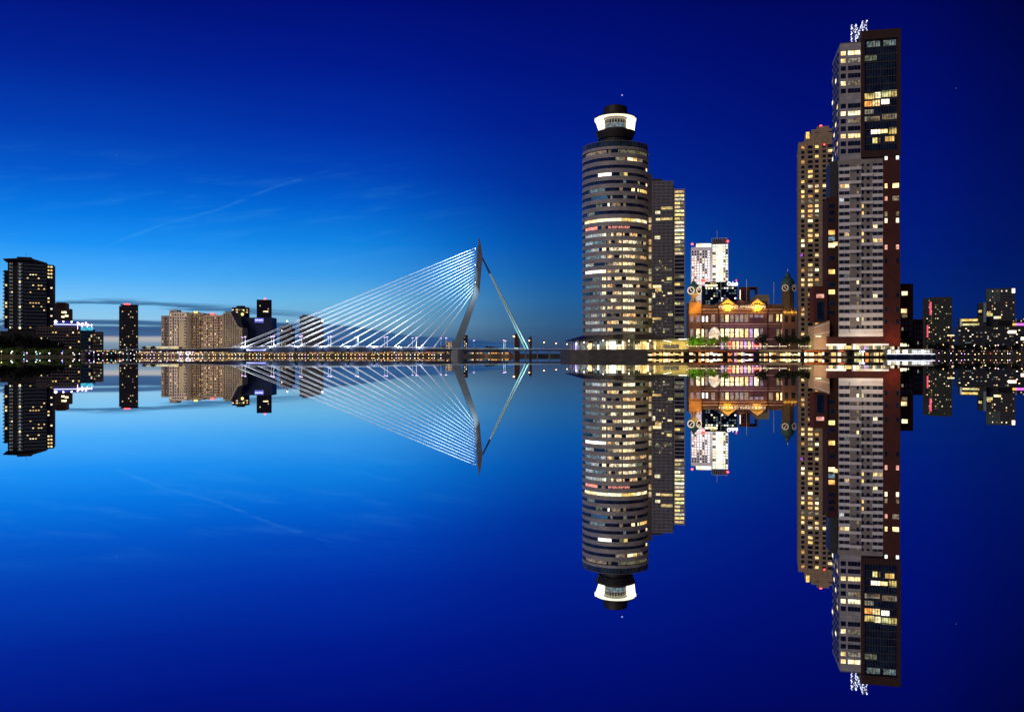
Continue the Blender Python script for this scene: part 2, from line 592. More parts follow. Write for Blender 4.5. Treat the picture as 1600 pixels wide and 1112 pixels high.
class B:
    """one building (or bridge): local x along the front, y into the depth, z up; helpers find local positions from the survey of the photo"""

    def __init__(s, name, label, cat, px, d, yaw=0.0, group=None, gz=GZ):
        s.d, s.yaw, s.gz = d, R(yaw), gz
        s.cx, s.cy = X(px, d), d
        s.root = thing(name, label, cat, (s.cx, s.cy, 0), -s.yaw, group)
        s.w = []
        s.tx, s.ty = math.cos(s.yaw), -math.sin(s.yaw)

    def S(s, px, dep=0.0):
        u = (px - CX) / F
        ox = s.cx + dep * math.sin(s.yaw)
        oy = s.cy + dep * math.cos(s.yaw)
        return (u * oy - ox) / (s.tx - u * s.ty)

    def Z(s, py, x=0.0, dep=0.0):
        return Z(py, s.cy + x * s.ty + dep * math.cos(s.yaw))

    def box(s, name, mat, p0, p1, y0, y1, dep=0.0, depth=20.0, parent=None, refx=None, mb=None):
        """front rectangle in photo columns p0..p1 and rows y0 (top)..y1 (bottom; None = ground)"""
        a, b = s.S(p0, dep), s.S(p1, dep)
        rx = a if refx is None else refx
        z1 = s.Z(y0, rx, dep)
        z0 = s.gz if y1 is None else s.Z(y1, rx, dep)
        m = mb or MB()
        m.box(a, b, dep, dep + depth, z0, z1)
        if mb:
            return m
        return m.build(name, mat, parent or s.root)

    def win(s, x0, x1, z0, z1, y, mat, side=None, fr=.12):
        s.w.append((abs(x1 - x0) * (z1 - z0), x0, x1, z0, z1, y, mat, side, fr))

    def winp(s, p0, p1, y0, y1, mat, dep=0.0, refx=0.0, fr=.12):
        s.win(s.S(p0, dep), s.S(p1, dep), s.Z(y1, refx, dep), s.Z(y0, refx, dep), dep, mat, None, fr)

    def grid(s, p0, p1, y0, y1, nx, ny, fill=(.6, .55), lit_p=.2, pal=None, dep=0.0, dark=DARK, rng=None, side=None, skip=None, fr=.12):
        rg = rng or rnd
        pal = (pal or [WARM, CREAM, YEL, WHITE, DIM]) + [CREAM2, AMBER, DIM]
        a, b = s.S(p0, dep), s.S(p1, dep)
        za, zb = s.Z(y1, 0, dep), s.Z(y0, 0, dep)
        cw, ch = (b - a) / nx, (zb - za) / ny
        for j in range(ny):
            for i in range(nx):
                if skip and skip(i, j):
                    continue
                x0 = a + cw * (i + .5 - fill[0] / 2)
                z0 = za + ch * (j + .5 - fill[1] / 2)
                mt = rg.choice(pal) if rg.random() < lit_p else dark
                if mt is None:
                    continue
                s.win(x0, x0 + cw * fill[0], z0, z0 + ch * fill[1], dep, mt, side, fr)

    def sidegrid(s, xs, y0, y1, py0, py1, ny, nz, lit_p=.15, right=False, fill=(.6, .5), pal=None):
        """windows on an end wall at local x = xs, between depths y0..y1"""
        za, zb = s.Z(py1), s.Z(py0)
        pal = pal or [WARM, CREAM, DIM]
        cw, ch = (y1 - y0) / ny, (zb - za) / nz
        for j in range(nz):
            for i in range(ny):
                a = y0 + cw * (i + .5 - fill[0] / 2)
                z0 = za + ch * (j + .5 - fill[1] / 2)
                mt = rnd.choice(pal) if rnd.random() < lit_p else DARK
                s.win(a, a + cw * fill[0], z0, z0 + ch * fill[1], xs, mt, 'R' if right else 'L', .1)

    def flush(s, name='window'):
        """up to 100 windows as parts of their own, the lit and large ones first; the rest as one part"""
        if not s.w:
            return
        isdark = lambda m: m in (DARK, BLUEG)
        s.w.sort(key=lambda q: (isdark(q[6]), -q[0]))

        def put(mb, q, mi_pane, mi_frame):
            _, x0, x1, z0, z1, y, mat, side, fr = q
            if side is None:
                mb.box(x0 - fr, x1 + fr, y - .08, y + .02, z0 - fr, z1 + fr, mi_frame)
                mb.box(x0, x1, y - .11, y - .03, z0, z1, mi_pane)
            else:
                sg = 1 if side == 'R' else -1
                mb.box(y, y + sg * .08, x0 - fr, x1 + fr, z0 - fr, z1 + fr, mi_frame)
                mb.box(y + sg * .03, y + sg * .11, x0, x1, z0, z1, mi_pane)
        own = s.w if len(s.w) <= 100 else s.w[:99]
        for q in own:
            mb = MB()
            put(mb, q, 0, 1)
            mb.build(name, [q[6], FRAME], s.root)
        rest = s.w[len(own):]
        if rest:
            mats = [FRAME]
            mb = MB()
            for q in rest:
                if q[6] not in mats:
                    mats.append(q[6])
                put(mb, q, mats.index(q[6]), 0)
            mb.build(name, mats, s.root, kind='stuff')
        s.w = []


def point(loc, col, w, r=.5, name='lamp_and_fill_glow'):
    l = bpy.data.lights.new(name, 'POINT')
    l.energy = w
    l.color = col
    l.shadow_soft_size = r
    o = bpy.data.objects.new(name, l)
    COL.objects.link(o)
    o.location = loc
    o.visible_glossy = False
    return o


ORD = ['first', 'second', 'third', 'fourth', 'fifth', 'sixth', 'seventh', 'eighth', 'ninth', 'tenth', 'eleventh', 'twelfth', 'thirteenth', 'fourteenth', 'fifteenth', 'sixteenth', 'seventeenth', 'eighteenth', 'nineteenth', 'twentieth', 'twenty-first', 'twenty-second', 'twenty-third', 'twenty-fourth', 'twenty-fifth', 'twenty-sixth', 'twenty-seventh', 'twenty-eighth', 'twenty-ninth', 'thirtieth']


def ordn(k):
    if k <= 30:
        return ORD[k - 1]
    tens = {3: 'thirty', 4: 'forty', 5: 'fifty', 6: 'sixty'}[k // 10]
    return f"{tens}-{ORD[k % 10 - 1]}" if k % 10 else {4: 'fortieth', 5: 'fiftieth', 6: 'sixtieth'}[k // 10]
# ------------------------------------------------------------------ water and land
m, t, n, l = newmat('still_water')
b = n['Principled BSDF']
b.inputs['Base Color'].default_value = (.93, .95, .98, 1)
b.inputs['Metallic'].default_value = 1
b.inputs['Roughness'].default_value = 0.0
wat = MB()
wat.add([(-9000, -400, 0), (9000, -400, 0), (9000, 14000, 0), (-9000, 14000, 0)], [(0, 1, 2, 3)])
wat.build('water', m, kind='structure')
asph = wall('quay_paving', (.06, .055, .05), .85, .3, .2)
earth = wall('bank_earth', (.03, .03, .02), .95, .4, .3)


def land(name, poly, z, mats):
    mb = MB()
    mb.plan(poly, -2, z, 0)
    o = mb.build(name, mats, kind='structure')
    return o


land('pier_quay', [(26, 400), (34, 394), (189, 394), (206, 440), (232, 490), (258, 560), (270, 1000), (270, 1125), (60, 1125), (40, 520), (24, 440)], GZ, CONC)
land('east_quay', [(262, 560), (900, 560), (1400, 1125), (285, 1125), (262, 700)], GZ, CONC)
land('far_shore', [(-1600, 1130), (1600, 1130), (3500, 4000), (-3500, 4000)], GZ, CONC)
land('left_bank', [(-900, 545), (-268, 545), (-285, 640), (-470, 700), (-470, 1125), (-1500, 1125)], GZ, earth)
# paving sheet and kerb on the pier
pv = MB()
pv.box(36, 187, 396.5, 420, GZ, GZ + .004)
pv.build('quay_pavement', asph, kind='structure')
kb = MB()
kb.box(34.4, 188.6, 394, 394.6, GZ, GZ + .14)
kb.build('quay_kerb', wall('kerb_stone', (.03, .028, .026), .8, .2), kind='structure')

# ------------------------------------------------------------------ cable-stayed bridge
BR = B('cable_stayed_bridge', 'white cable-stayed bridge with a bent steel pylon and fan of lit stays', 'bridge', 714, 1000, -8.0)
steel = wall('pylon_steel', (.16, .185, .215), .5, .12, .1)
deckm = wall('bridge_deck_steel', (.035, .05, .09), .6, .2, .1)
stayw = wall('stay_white', (.85, .9, .95), .4, .05)
HW = 13.0
dk = MB()
tops = [(190, 547.3), (300, 546), (380, 543.3), (450, 542), (560, 542.4), (714, 545), (830, 546), (900, 546.6), (1000, 547)]
thick = [(190, 1.0), (300, 2.2), (380, 5.0), (450, 5.8), (560, 5.4), (714, 3.4), (830, 1.6), (900, 1.5), (1000, 1.4)]
pr = []
for (px, py), (_, th) in zip(tops, thick):
    x = BR.S(px)
    pr.append((x, BR.Z(py, x), th))


def deck_z(x):
    for (xa, za, _), (xb, zb, _) in zip(pr, pr[1:]):
        if x <= xb:
            return za + (zb - za) * max(0, (x - xa)) / (xb - xa)
    return pr[-1][1]


vs, fs = [], []
for x, z, th in pr:
    vs += [(x, -HW - 1.5, z - .7), (x, -HW - 1.5, z), (x, HW + 1.5, z), (x, HW + 1.5, z - .7), (x, HW - .5, z - th), (x, -HW + .5, z - th)]
for i in range(len(pr) - 1):
    for q in range(6):
        a, b2 = i * 6 + q, i * 6 + (q + 1) % 6
        fs.append((a, b2, b2 + 6, a + 6))
fs += [tuple(range(5, -1, -1)), tuple(range(len(vs) - 6, len(vs)))]
dk.add(vs, fs)
dk.build('deck', deckm, BR.root)
for sy_ in (-1, 1):
    rl = MB()
    for (xa, za, _), (xb, zb, _) in zip(pr, pr[1:]):
        rl.tube((xa, sy_ * (HW + 1.3), za + 1.15), (xb, sy_ * (HW + 1.3), zb + 1.15), .09, n=6)
        rl.tube((xa, sy_ * (HW + 1.3), za + .6), (xb, sy_ * (HW + 1.3), zb + .6), .05, n=6)
        k = int((xb - xa) / 6) + 1
        for i in range(k):
            xx = xa + (xb - xa) * i / k
            rl.tube((xx, sy_ * (HW + 1.3), deck_z(xx)), (xx, sy_ * (HW + 1.3), deck_z(xx) + 1.15), .06, n=5)
    rl.build('railing', stayw, BR.root)
st_l = MB()
for (xa, za, _), (xb, zb, _) in zip(pr[2:], pr[3:7]):
    st_l.tube((xa, -HW - 1.58, za - .35), (xb, -HW - 1.58, zb - .35), .13, n=6)
st_l.build('light_strip', lit('deck_strip_light', (.55, .7, .8), .45, .6, .05), BR.root)
bl = MB()
bl.box(BR.S(388), BR.S(418), -HW - .9, -HW - .8, deck_z(BR.S(400)) - 3.6, deck_z(BR.S(400)) - 1.6)
bl.build('blue_lit_beam_glow', lampm('under_deck_blue', (.02, .03, .8), .9), BR.root)  # glowing sheet stands in for blue light falling on the under-beam


def bp(px, py):
    x = BR.S(px)
    return (x, BR.Z(py, x))


# pylon: lower legs splay from the mast, upper mast is a single slender blade
knL, knR = bp(739.6, 459), bp(748.8, 456.5)
for sg in (-1, 1):
    lg = MB()
    prof = [(bp(705.5, 546.5), bp(717.3, 546.5), 7.5, 3.2), (bp(722.4, 502), bp(733, 501.5), 4.5, 3.0), (knL, knR, 1.6, 2.6)]
    vs, fs = [], []
    for (lx, lz), (rx, rz), oy, hw in prof:
        vs += [(lx, sg * oy - hw / 2, lz), (rx, sg * oy - hw / 2, rz), (rx, sg * oy + hw / 2, rz), (lx, sg * oy + hw / 2, lz)]
    for i in range(2):
        for q in range(4):
            a, b2 = i * 4 + q, i * 4 + (q + 1) % 4
            fs.append((a, b2, b2 + 4, a + 4))
    fs += [(3, 2, 1, 0), (8, 9, 10, 11)]
    lg.add(vs, fs)
    lg.build('pylon_leg', steel, BR.root)
ms = MB()
ms.prism([(knL[0], knL[1] - .3), (knR[0], knR[1] - .3), bp(751.3, 428), bp(753.8, 402.5), bp(751.6, 386), bp(748.8, 370.5), bp(746.6, 386), bp(743.6, 420)], -2.9, 2.9)
ms.build('pylon_mast', steel, BR.root)
# stays
NST = 16
ends = []
for i in range(NST):
    f = i / (NST - 1)
    tx_, tz_ = bp(746.4 - 6.2 * f ** 1.1, 386 + 69 * f)
    dx = BR.S(364 + (677 - 364) * f)
    ends.append(dx)
    for sg in (-1, 1):
        c = MB()
        c.tube((tx_, sg * 1.2, tz_), (dx, sg * (HW - .3), deck_z(dx) + .4), .21, .22, n=6)
        o = c.build('stay_cable', stayw, BR.root, smooth=True)
        a = MB()
        dv = Vector((tx_ - dx, sg * (1.2 - HW + .3), tz_ - deck_z(dx))).normalized()
        p0 = Vector((dx, sg * (HW - .3), deck_z(dx) + .3))
        a.tube(p0, p0 + dv * 5.5, .5, .42, n=8)
        a.build('anchor_sleeve', stayw, o)
for sg in (-1, 1):
    tx_, tz_ = bp(753.6, 403)
    ex, ez = BR.S(824), deck_z(BR.S(824))
    k = Vector((tx_, sg * 1.5, tz_))
    e = Vector((ex, sg * 11.5, ez))
    mid_ = k.lerp(e, .17)
    c = MB()
    c.tube(k, mid_, .55, .7, n=8)
    bs = c.build('back_stay', DKMET, BR.root)
    c = MB()
    c.tube(mid_, e, .8, .95, n=8)
    c.build('stay_sleeve', wall('back_stay_lit_cyan', (.55, .85, .85), .4, .05), bs)  # cyan light on the lower stay is put into its colour
# piers
pc = wall('pier_concrete', (.17, .18, .19), .8, .15, .1)
for px, w, lab in ((713, 19, 1), (892, 7, 0), (905, 4, 0), (206, 2.2, 0), (1000, 4, 0)):
    x = BR.S(px)
    mb = MB()
    hw = w / F * 1000 / 2
    mb.plan([(x - hw, -HW), (x, -HW - hw * .5), (x + hw, -HW), (x + hw, HW), (x - hw, HW)], -1, deck_z(x) - .9)
    mb.build('pier', pc, BR.root)
kn = MB()
kn.tube((BR.S(823), -3, deck_z(BR.S(823))), (BR.S(823), -3, deck_z(BR.S(823)) + 5), .5)
kn.build('anchor_post', DKMET, BR.root)


def brw(x, y, z):
    r = BR.root
    c, s_ = math.cos(-BR.yaw), math.sin(-BR.yaw)
    return (r.location.x + x * c - y * s_, r.location.y + x * s_ + y * c, z)


# floodlights that wash the stays from the deck
fl = MB()
for i, px in enumerate((385, 425, 465, 505, 545, 585, 622, 655)):
    x = BR.S(px)
    fl = MB()
    fl.box(x - .5, x + .5, -HW - 3.4, -HW - 2.6, deck_z(x) - .5, deck_z(x) + .4)
    fl.box(x - .12, x + .12, -HW - 3, -HW - 1.2, deck_z(x) - .5, deck_z(x) - .3)
    fl.build('floodlight', [POLE], BR.root)
    point(brw(x, -HW - 4, deck_z(x) + 1.2), (.82, .88, 1), 12000 if i < 6 else 10000, .6)


def spot(loc, aim, col, w, size):
    sl_ = bpy.data.lights.new('stay_fill_spot', 'SPOT')
    sl_.energy = w
    sl_.color = col
    sl_.spot_size = R(size)
    sl_.spot_blend = 1.0
    sl_.shadow_soft_size = .5
    so_ = bpy.data.objects.new('stay_fill_spot', sl_)
    COL.objects.link(so_)
    so_.location = loc
    so_.visible_glossy = False
    so_.rotation_euler = (Vector(aim) - Vector(loc)).to_track_quat('-Z', 'Y').to_euler()


# added fill spots off mast and deck even out light along the stays
for py_, pa, pb, w_ in ((390, 560, 440, 130000), (415, 590, 480, 105000), (442, 640, 520, 70000)):
    x_, z_ = bp(740, py_)
    ax, az_ = bp(pa, pb)
    spot(brw(x_ + 6, -15, z_), brw(ax, -6, az_), (.66, .9, 1), w_, 140)
    br_ = MB()
    br_.tube((x_ + 4, -1, z_), (x_ + 1, -9, z_), .18, n=6)
    br_.box(x_ + .5, x_ + 1.5, -9.6, -8.8, z_ - .4, z_ + .4)
    br_.build('floodlight', [POLE], BR.root)  # added bracket and housing to go with the fill spot
for pa, pb in ((430, 480), (500, 455), (560, 440)):
    x_ = BR.S(pa + 60)
    ax, az_ = bp(pa + 70, pb)
    spot(brw(x_, -HW - 9, deck_z(x_) + 1), brw(ax, -4, az_), (.72, .9, 1), 150000, 110)
point(brw(BR.S(800), -14, deck_z(BR.S(800)) + 4), (.6, 1, 1), 22000, .6)


# bridge lamp posts
def lamp_post(name, label, loc, h, lamp_mat, group, arm=1.2, r=.13, head=.38, double=False, pole=None):
    t = thing(name, label, 'lamp post', loc, 0, group)
    p = MB()
    p.tube((0, 0, 0), (0, 0, h), r * 1.5, r)
    for sg in ((-1, 1) if double else (1,)):
        if arm:
            p.tube((0, 0, h), (sg * arm, 0, h + .35), r * .7)
    p.build('pole', pole or POLE, t)
    for sg in ((-1, 1) if double else (1,)):
        hd = MB()
        hd.ball((sg * arm, 0, h + .25), head, 8, 0, .6)
        hd.build('lamp_head', lamp_mat, t)
    return t


poleW = lit('lit_pole', (.75, .78, .9), .5, .5, .3)
lp0 = None
lamps = [376, 386, 422, 430, 467, 473, 512, 518, 556, 560, 601, 605, 645, 650, 690, 696, 742, 785, 792]
for i, px in enumerate(lamps):
    x = BR.S(px)
    lab = f"{ORD[i]} tall slim lamp post along the bridge deck counted from its left end"
    y = -HW + 1 if i % 2 else HW - 1
    loc = brw(x, y, deck_z(x))
    if lp0 is None:
        lp0 = lamp_post('bridge_lamp', lab, loc, 11.5, LAMPP, 'slim lamp posts on the bridge', .6, .16, .36, True, stayw)
    else:
        dup(lp0, loc, lab, scale=(1, 1, 1 if px < 700 else .85))
for i, (px, h, d) in enumerate(((803, 14.5, 940), (827, 10, 930), (850, 8, 920), (869, 7, 910), (886, 6, 880))):
    lamp_post('approach_lamp', f"{ORD[i]} orange street lamp right of the bridge back stays", (X(px, d), d, Z(546.5, d) - .5), h, LAMPO, 'orange lamps on the bridge approach', .0, .13, .62 if i else 1.0)
# pierhead platform that carries the approach lamps
ap = B('approach_viaduct', 'low dark approach viaduct carrying orange lamps right of the pylon', 'viaduct', 795, 945, 0)
mb = MB()
mb.plan([(ap.S(795), 3), (ap.S(795), -3), (ap.S(800) + 75, -75), (ap.S(800) + 75, -60)], Z(548.4, 930), Z(546.4, 930))
mb.build('deck', deckm, ap.root)
mb = MB()
for q in range(6):
    mb.box(5 + q * 12, 6.2 + q * 12, -6 - q * 11.5, -1 - q * 11.5, -1, Z(548.4, 930))
mb.build('column_row', pc, ap.root)

# ------------------------------------------------------------------ tall tower with brick frame (right)
brick = wall('red_brick', (.085, .015, .008), .8, .25, .4, (1.2, .45))
brickd = wall('dark_red_brick', (.055, .012, .008), .85, .25, .4, (1.2, .45))
clad = wall('pale_grey_cladding', (.40, .38, .38), .6, .12, .25, (2.6, 1.5))
cladw = wall('white_balcony_front', (.68, .65, .62), .6, .08, .3)
M1 = B('brick_framed_skyscraper', 'tallest tower, white balconied front set in red brick with a lit letter on its roof', 'skyscraper', 1311, 383, 13)
S, ZZ = M1.S, M1.Z
G = GZ
# core behind everything
M1.box('core_wall', brickd, 1312.5, 1405, 262, 540, 1.2, 24)
# upper white volume
M1.box('upper_wall', clad, 1312.5, 1345, 68.5, 250, 0, 26)
up0 = S(1312.5)
mb = MB()
mb.box(up0 + .2, S(1344.6), .3, 25.7, ZZ(68.5), ZZ(67))
mb.build('roof_edge', DKMET, M1.root)
py = 81.0
k = 0
litrows = {0: (CREAM, CREAM), 1: (WARM, DIM), 4: (CREAM, DIM), 8: (CREAM, CREAM), 9: (None, DIM), 11: (WARM, WARM), 6: (0, 0)}
while py < 240:
    r = litrows.get(k, (None, None))
    if r != (0, 0):
        M1.winp(1313.8, 1321.3, py, py + 6.5, r[0] or DARK, 0, up0)
        for (a, c) in ((1325, 1329.3), (1329.9, 1334.2), (1335, 1339.3), (1339.9, 1344)):
            M1.winp(a, c, py, py + 6.5, r[1] or DARK, 0, up0, .08)
    py += 11.75
    k += 1
M1.sidegrid(0, 2, 24, 75, 250, 4, 15, .12)
# brick frame on the right with recessed glass
mb = MB()
zf0, zf1 = ZZ(247, S(1345)), ZZ(50, S(1345))
xa, xb, xc, xd = S(1345), S(1350.5), S(1401.5), S(1407)
mb.box(xa, xb, -1.2, 22, zf0, zf1)
mb.box(xc, xd, -1.2, 22, zf0, zf1)
mb.box(xb, xc, -1.2, 22, ZZ(64, xa), zf1)
mb.box(xb, xc, -1.2, 22, zf0, ZZ(237, xa))
mb.box(xb, xc, 21.5, 22, ZZ(237, xa), ZZ(64, xa))
mb.build('brick_frame', wall('frame_brick', (.05, .012, .010), .8, .25, .4, (1.2, .45)), M1.root)
mb = MB()
mb.box(xb, xc, .2, 21.4, ZZ(237, xa), ZZ(64, xa))
gw = mb.build('glass_wall', glass('tower_glass', (.008, .018, .03), .15, .6), M1.root)
mb = MB()
py = 64.0
while py < 238:
    mb.box(xb, xc, -.15, .2, ZZ(py, xa) - .18, ZZ(py, xa) + .18)
    py += 11.6
for i in range(13):
    xx = xb + (xc - xb) * i / 12
    mb.box(xx - .07, xx + .07, -.12, .2, ZZ(237, xa), ZZ(64, xa))
mb.build('mullion_grid', DKMET, M1.root)


def band(p0, p1, y0, y1, mat, seg=1):
    a, c = S(p0), S(p1)
    for i in range(seg):
        x0 = a + (c - a) * i / seg
        M1.win(x0 + .06, a + (c - a) * (i + 1) / seg - .06, ZZ(y1, xa), ZZ(y0, xa), .22, mat, None, .02)


yg = lit('light_yellow_green', (.86, .85, .38), 1.0, .7)
band(1351, 1366, 147, 156, yg, 3)
band(1366.5, 1377, 145.5, 155, CREAM, 2)
band(1378, 1402, 144, 154, yg, 5)
band(1351, 1362, 159, 167, ORANGE, 2)
band(1362.5, 1375, 158, 167, WARM, 3)
band(1377, 1390, 157, 165, WHITE, 2)
band(1351, 1365, 172, 179, DIM, 3)
band(1351, 1375, 183, 190, DIM, 5)
band(1378, 1402, 180, 189, DIM, 6)
band(1361, 1376, 203.5, 210.5, WHITE, 3)
band(1377, 1387, 203, 210, CREAM, 2)
band(1388.5, 1401, 202, 212, yg, 3)
band(1363, 1371, 216.5, 225, YEL, 2)
band(1373, 1376, 217, 224, DIM, 1)
band(1383, 1398, 215, 223, YEL, 4)
band(1351, 1370, 88, 96, DIMG, 3)
band(1354, 1375, 66, 76, DIMB, 3)
band(1380, 1400, 66, 76, DIMB, 3)
# lower white front: two window columns with balconies between
M1.box('front_wall', wall('tower_front_panel', (.25, .225, .20), .7, .15, .25), 1310.5, 1379.5, 250, 525.5, 0, 1.2)
f0 = S(1310.5)
mb = MB()
py, k = 262.0, 0
sp_rows = []
while py < 524:
    sp_rows.append(py)
    py += 10.75 if py < 470 else 12.4
    k += 1
sp = MB()
for j, py in enumerate(sp_rows):
    zt, zb = ZZ(py, f0), ZZ(py + (5.2 if py < 470 else 6.6), f0)
    # window column left, right
    sp.box(S(1310.5), S(1328), -.25, 0, zb, zt)
    sp.box(S(1363), S(1379.5), -.25, 0, zb, zt)
    # balconies alternate, out by a metre and a half
    if py > 470:
        if py < 500 or j % 2:
            sp.box(S(1328), S(1346), -1.2, 0, zb, zt)
        sp.box(S(1346), S(1363), -.3, 0, zb, zt)
    elif j % 2 == 0:
        sp.box(S(1328), S(1345), -1.5, 0, zb + .1, zt - .2)
    else:
        sp.box(S(1345), S(1363), -1.5, 0, zb + .1, zt - .2)
sp.build('balcony_front', cladw, M1.root)
rg = random.Random(3)
wl = {6: {1: WARM}, 14: {0: DIMB}}
for j, py in enumerate(sp_rows):
    y0, y1 = py - 5.6, py - .4
    if j == 0:
        y0 = py - 4
    for ci, (a, c) in enumerate(((1311.5, 1318.5), (1319.5, 1326.8), (1364, 1371), (1372, 1379))):
        mt = DARK
        r = rg.random()
        if r < .12:
            mt = rg.choice([CREAM, WARM, DIM, COOL, CREAM2, AMBER])
        elif r < .15:
            mt = DIMB
        w_ = (c - a) / 3
        for q in range(3):
            M1.winp(a + q * w_ + .25, a + (q + 1) * w_ - .25, y0, y1, mt, 0, f0, .05)
    # doors and round balcony openings
    mt = CREAM if rg.random() < .1 else (DIM if rg.random() < .25 else DARK)
    M1.winp(1338.5, 1342, y0, y1, mt, 0, f0, .05)
    M1.winp(1346.5, 1349.5, y0, y1, DARK if rg.random() < .9 else WARM, 0, f0, .05)
    M1.winp(1354.2, 1358.6, y0 + .6, y1, DARK, 0, f0, .05)
# flat balcony ribbon between front and brick
mb = MB()
mb.box(S(1310.3), S(1379.8), -.6, .2, ZZ(525.8, f0), ZZ(520, f0))
mb.build('front_sill', cladw, M1.root)
# right brick strip
mb = MB()
mb.box(S(1379.5), S(1406.3), -.7, 23, ZZ(541, f0), ZZ(247.1, f0))
mb.build('brick_wall', brick, M1.root)
for py in (247, 290.5, 310, 334, 344, 385, 406, 459, 481, 500):
    for a, c in ((1382, 1386), (1394, 1404) if py in (290.5, 310) else (1399.5, 1404)):
        mt = {247: GREENW, 290.5: CREAM, 310: DIM, 334: DIM, 344: CREAM, 385: PINK}.get(py, DARK)
        if py in (310,) and a == 1382:
            mt = PINK
        M1.win(S(a), S(c), ZZ(py + 7, f0), ZZ(py, f0), -.72, mt, None, .08)
# left brick strip set back
M1.box('brick_wall', brickd, 1292, 1312.3, 308, 541, 9, 16, refx=f0)
M1.box('dark_wall', wall('tower_dark_panel', (.02, .022, .028), .5, .2), 1297, 1312.3, 252, 307.8, 9.5, 15, refx=f0)
for py, mt in ((318, DARK), (329, DARK), (340, DARK), (359.5, ORANGE), (369, DIMB), (379.5, CREAM), (400, DARK), (421, YEL), (441, DARK), (452.5, YEL), (470, DARK), (485, DARK)):
    M1.win(S(1294.5, 9), S(1304.5, 9), ZZ(py + 7, f0, 9), ZZ(py, f0, 9), 8.98, mt, None, .1)
M1.win(S(1302, 9), S(1310, 9), ZZ(384, f0, 9), ZZ(378, f0, 9), 8.97, CREAM, None, .1)
# base
M1.box('base_wall', brickd, 1293.5, 1406.3, 525.9, 537, -.45, 20, refx=f0)
mb = MB()
mb.box(S(1292), S(1320), -4, 3, ZZ(540, f0), ZZ(537.2, f0))
mb.box(S(1334), S(1386), -4, 3, ZZ(540, f0), ZZ(537.2, f0))
mb.build('entrance_canopy', lit('canopy_light', (1, .95, .85), 1.2, .4, .15), M1.root)
lob = MB()
lob.box(S(1294), S(1404), 3.2, 18, G, ZZ(537, f0) - .02)
lob.build('lobby_wall', wall('lobby_stone', (.2, .17, .14), .6, .3), M1.root)
rg = random.Random(11)
x = S(1295, 3.2)
while x < S(1402, 3.2):
    w_ = rg.uniform(.9, 2.6)
    M1.win(x + .1, x + w_ - .1, G + .1, G + rg.uniform(2.2, 3.4), 3.15, rg.choice([WARM, CREAM, WHITE, DIM, DIMG, PURPLE, DARK, YEL, DIMB]), None, .05)
    x += w_
cl = MB()
for px in range(1296, 1405, 12):
    xx = S(px, 0)
    cl.box(xx - .3, xx + .3, -.2, .4, G, ZZ(537, f0) - .01)
cl.build('column_row', cladw, M1.root)
M1.flush()
# roof letter: a lattice of struts with white bulbs
rt = thing('x', 'x', 'x')
bpy.data.objects.remove(rt)
lat = MB()
blb = MB()
xl, xr = S(1333), S(1357.2)
mzL0, mzL1 = ZZ(64.5, xl), ZZ(34, xl)
mzR1 = ZZ(27.5, xr)
bulb = lampm('bulb_white', (.72, .77, 1), 1.7)


def lattice(p, q, w=1.7, dep=1.6):
    p, q = Vector(p), Vector(q)
    d = (q - p).normalized()
    sd = Vector((d.z, 0, -d.x))
    if abs(sd.x) < .3:
        sd = Vector((1, 0, 0))
    L = (q - p).length
    nn = max(2, int(L / 1.15))
    cor = [(sa * w / 2, db) for sa in (-1, 1) for db in (0, dep)]
    for sa, db in cor:
        o = sd * sa + Vector((0, db, 0))
        lat.tube(p + o, q + o, .09, n=5)
    for i in range(nn + 1):
        c = p.lerp(q, i / nn)
        c2 = p.lerp(q, min(1, (i + 1) / nn))
        for db in (0, dep):
            a = c + sd * (w / 2) + Vector((0, db, 0))
            e = c - sd * (w / 2) + Vector((0, db, 0))
            lat.tube(a, e, .06, n=4)
            lat.tube(a, c2 - sd * (w / 2) + Vector((0, db, 0)), .06, n=4)
            if rg.random() < .85:
                blb.ball(tuple(a), rg.uniform(.16, .34), 6)
            if rg.random() < .85:
                blb.ball(tuple(e), rg.uniform(.16, .34), 6)
        lat.tube(c + sd * (w / 2), c + sd * (w / 2) + Vector((0, dep, 0)), .05, n=4)


mx_ = (xl + xr) / 2
yy = 4.0
lattice((xl + .9, yy, mzL0), (xl + .9, yy, mzL1))
lattice((xr - .9, yy, ZZ(51.5, xr)), (xr - .9, yy, mzR1))
lattice((xl + 1.2, yy, mzL1 - .8), (mx_, yy, ZZ(52, mx_)), 1.4)
lattice((xr - 1.2, yy, mzR1 - .8), (mx_, yy, ZZ(52, mx_)), 1.4)
lo = lat.build('roof_letter', wall('lattice_metal', (.3, .32, .36), .4, .1), M1.root)
blb.build('bulbs', bulb, lo, kind='stuff')

# brick neighbour right of the tower
A1 = B('brick_office', 'dark brick block joined right of the tallest tower, three lit windows', 'office block', 1404, 404, 18)
A1.box('wall', brickd, 1404, 1427, 443.5, None, 0, 18)
A1.winp(1409, 1418, 455.5, 461.5, CREAM)
A1.winp(1408, 1417, 482.5, 489, WARM)
A1.winp(1409, 1417.5, 491, 496, DIM)
A1.winp(1406, 1420, 536, 541, CREAM)
A1.winp(1406, 1423, 529.5, 531.5, DIM)
A1.grid(1407, 1425, 500, 528, 3, 3, (.5, .5), .1)
A1.flush()
A2 = B('brick_warehouse', 'low brick warehouse with unlit front between the dark brick block and green grid tower', 'warehouse', 1427, 430, 18)
A2.box('wall', brickd, 1427, 1442, 499, None, 0, 24)
A2.grid(1428, 1441, 505, 540, 3, 4, (.5, .5), .08)
A2.flush()
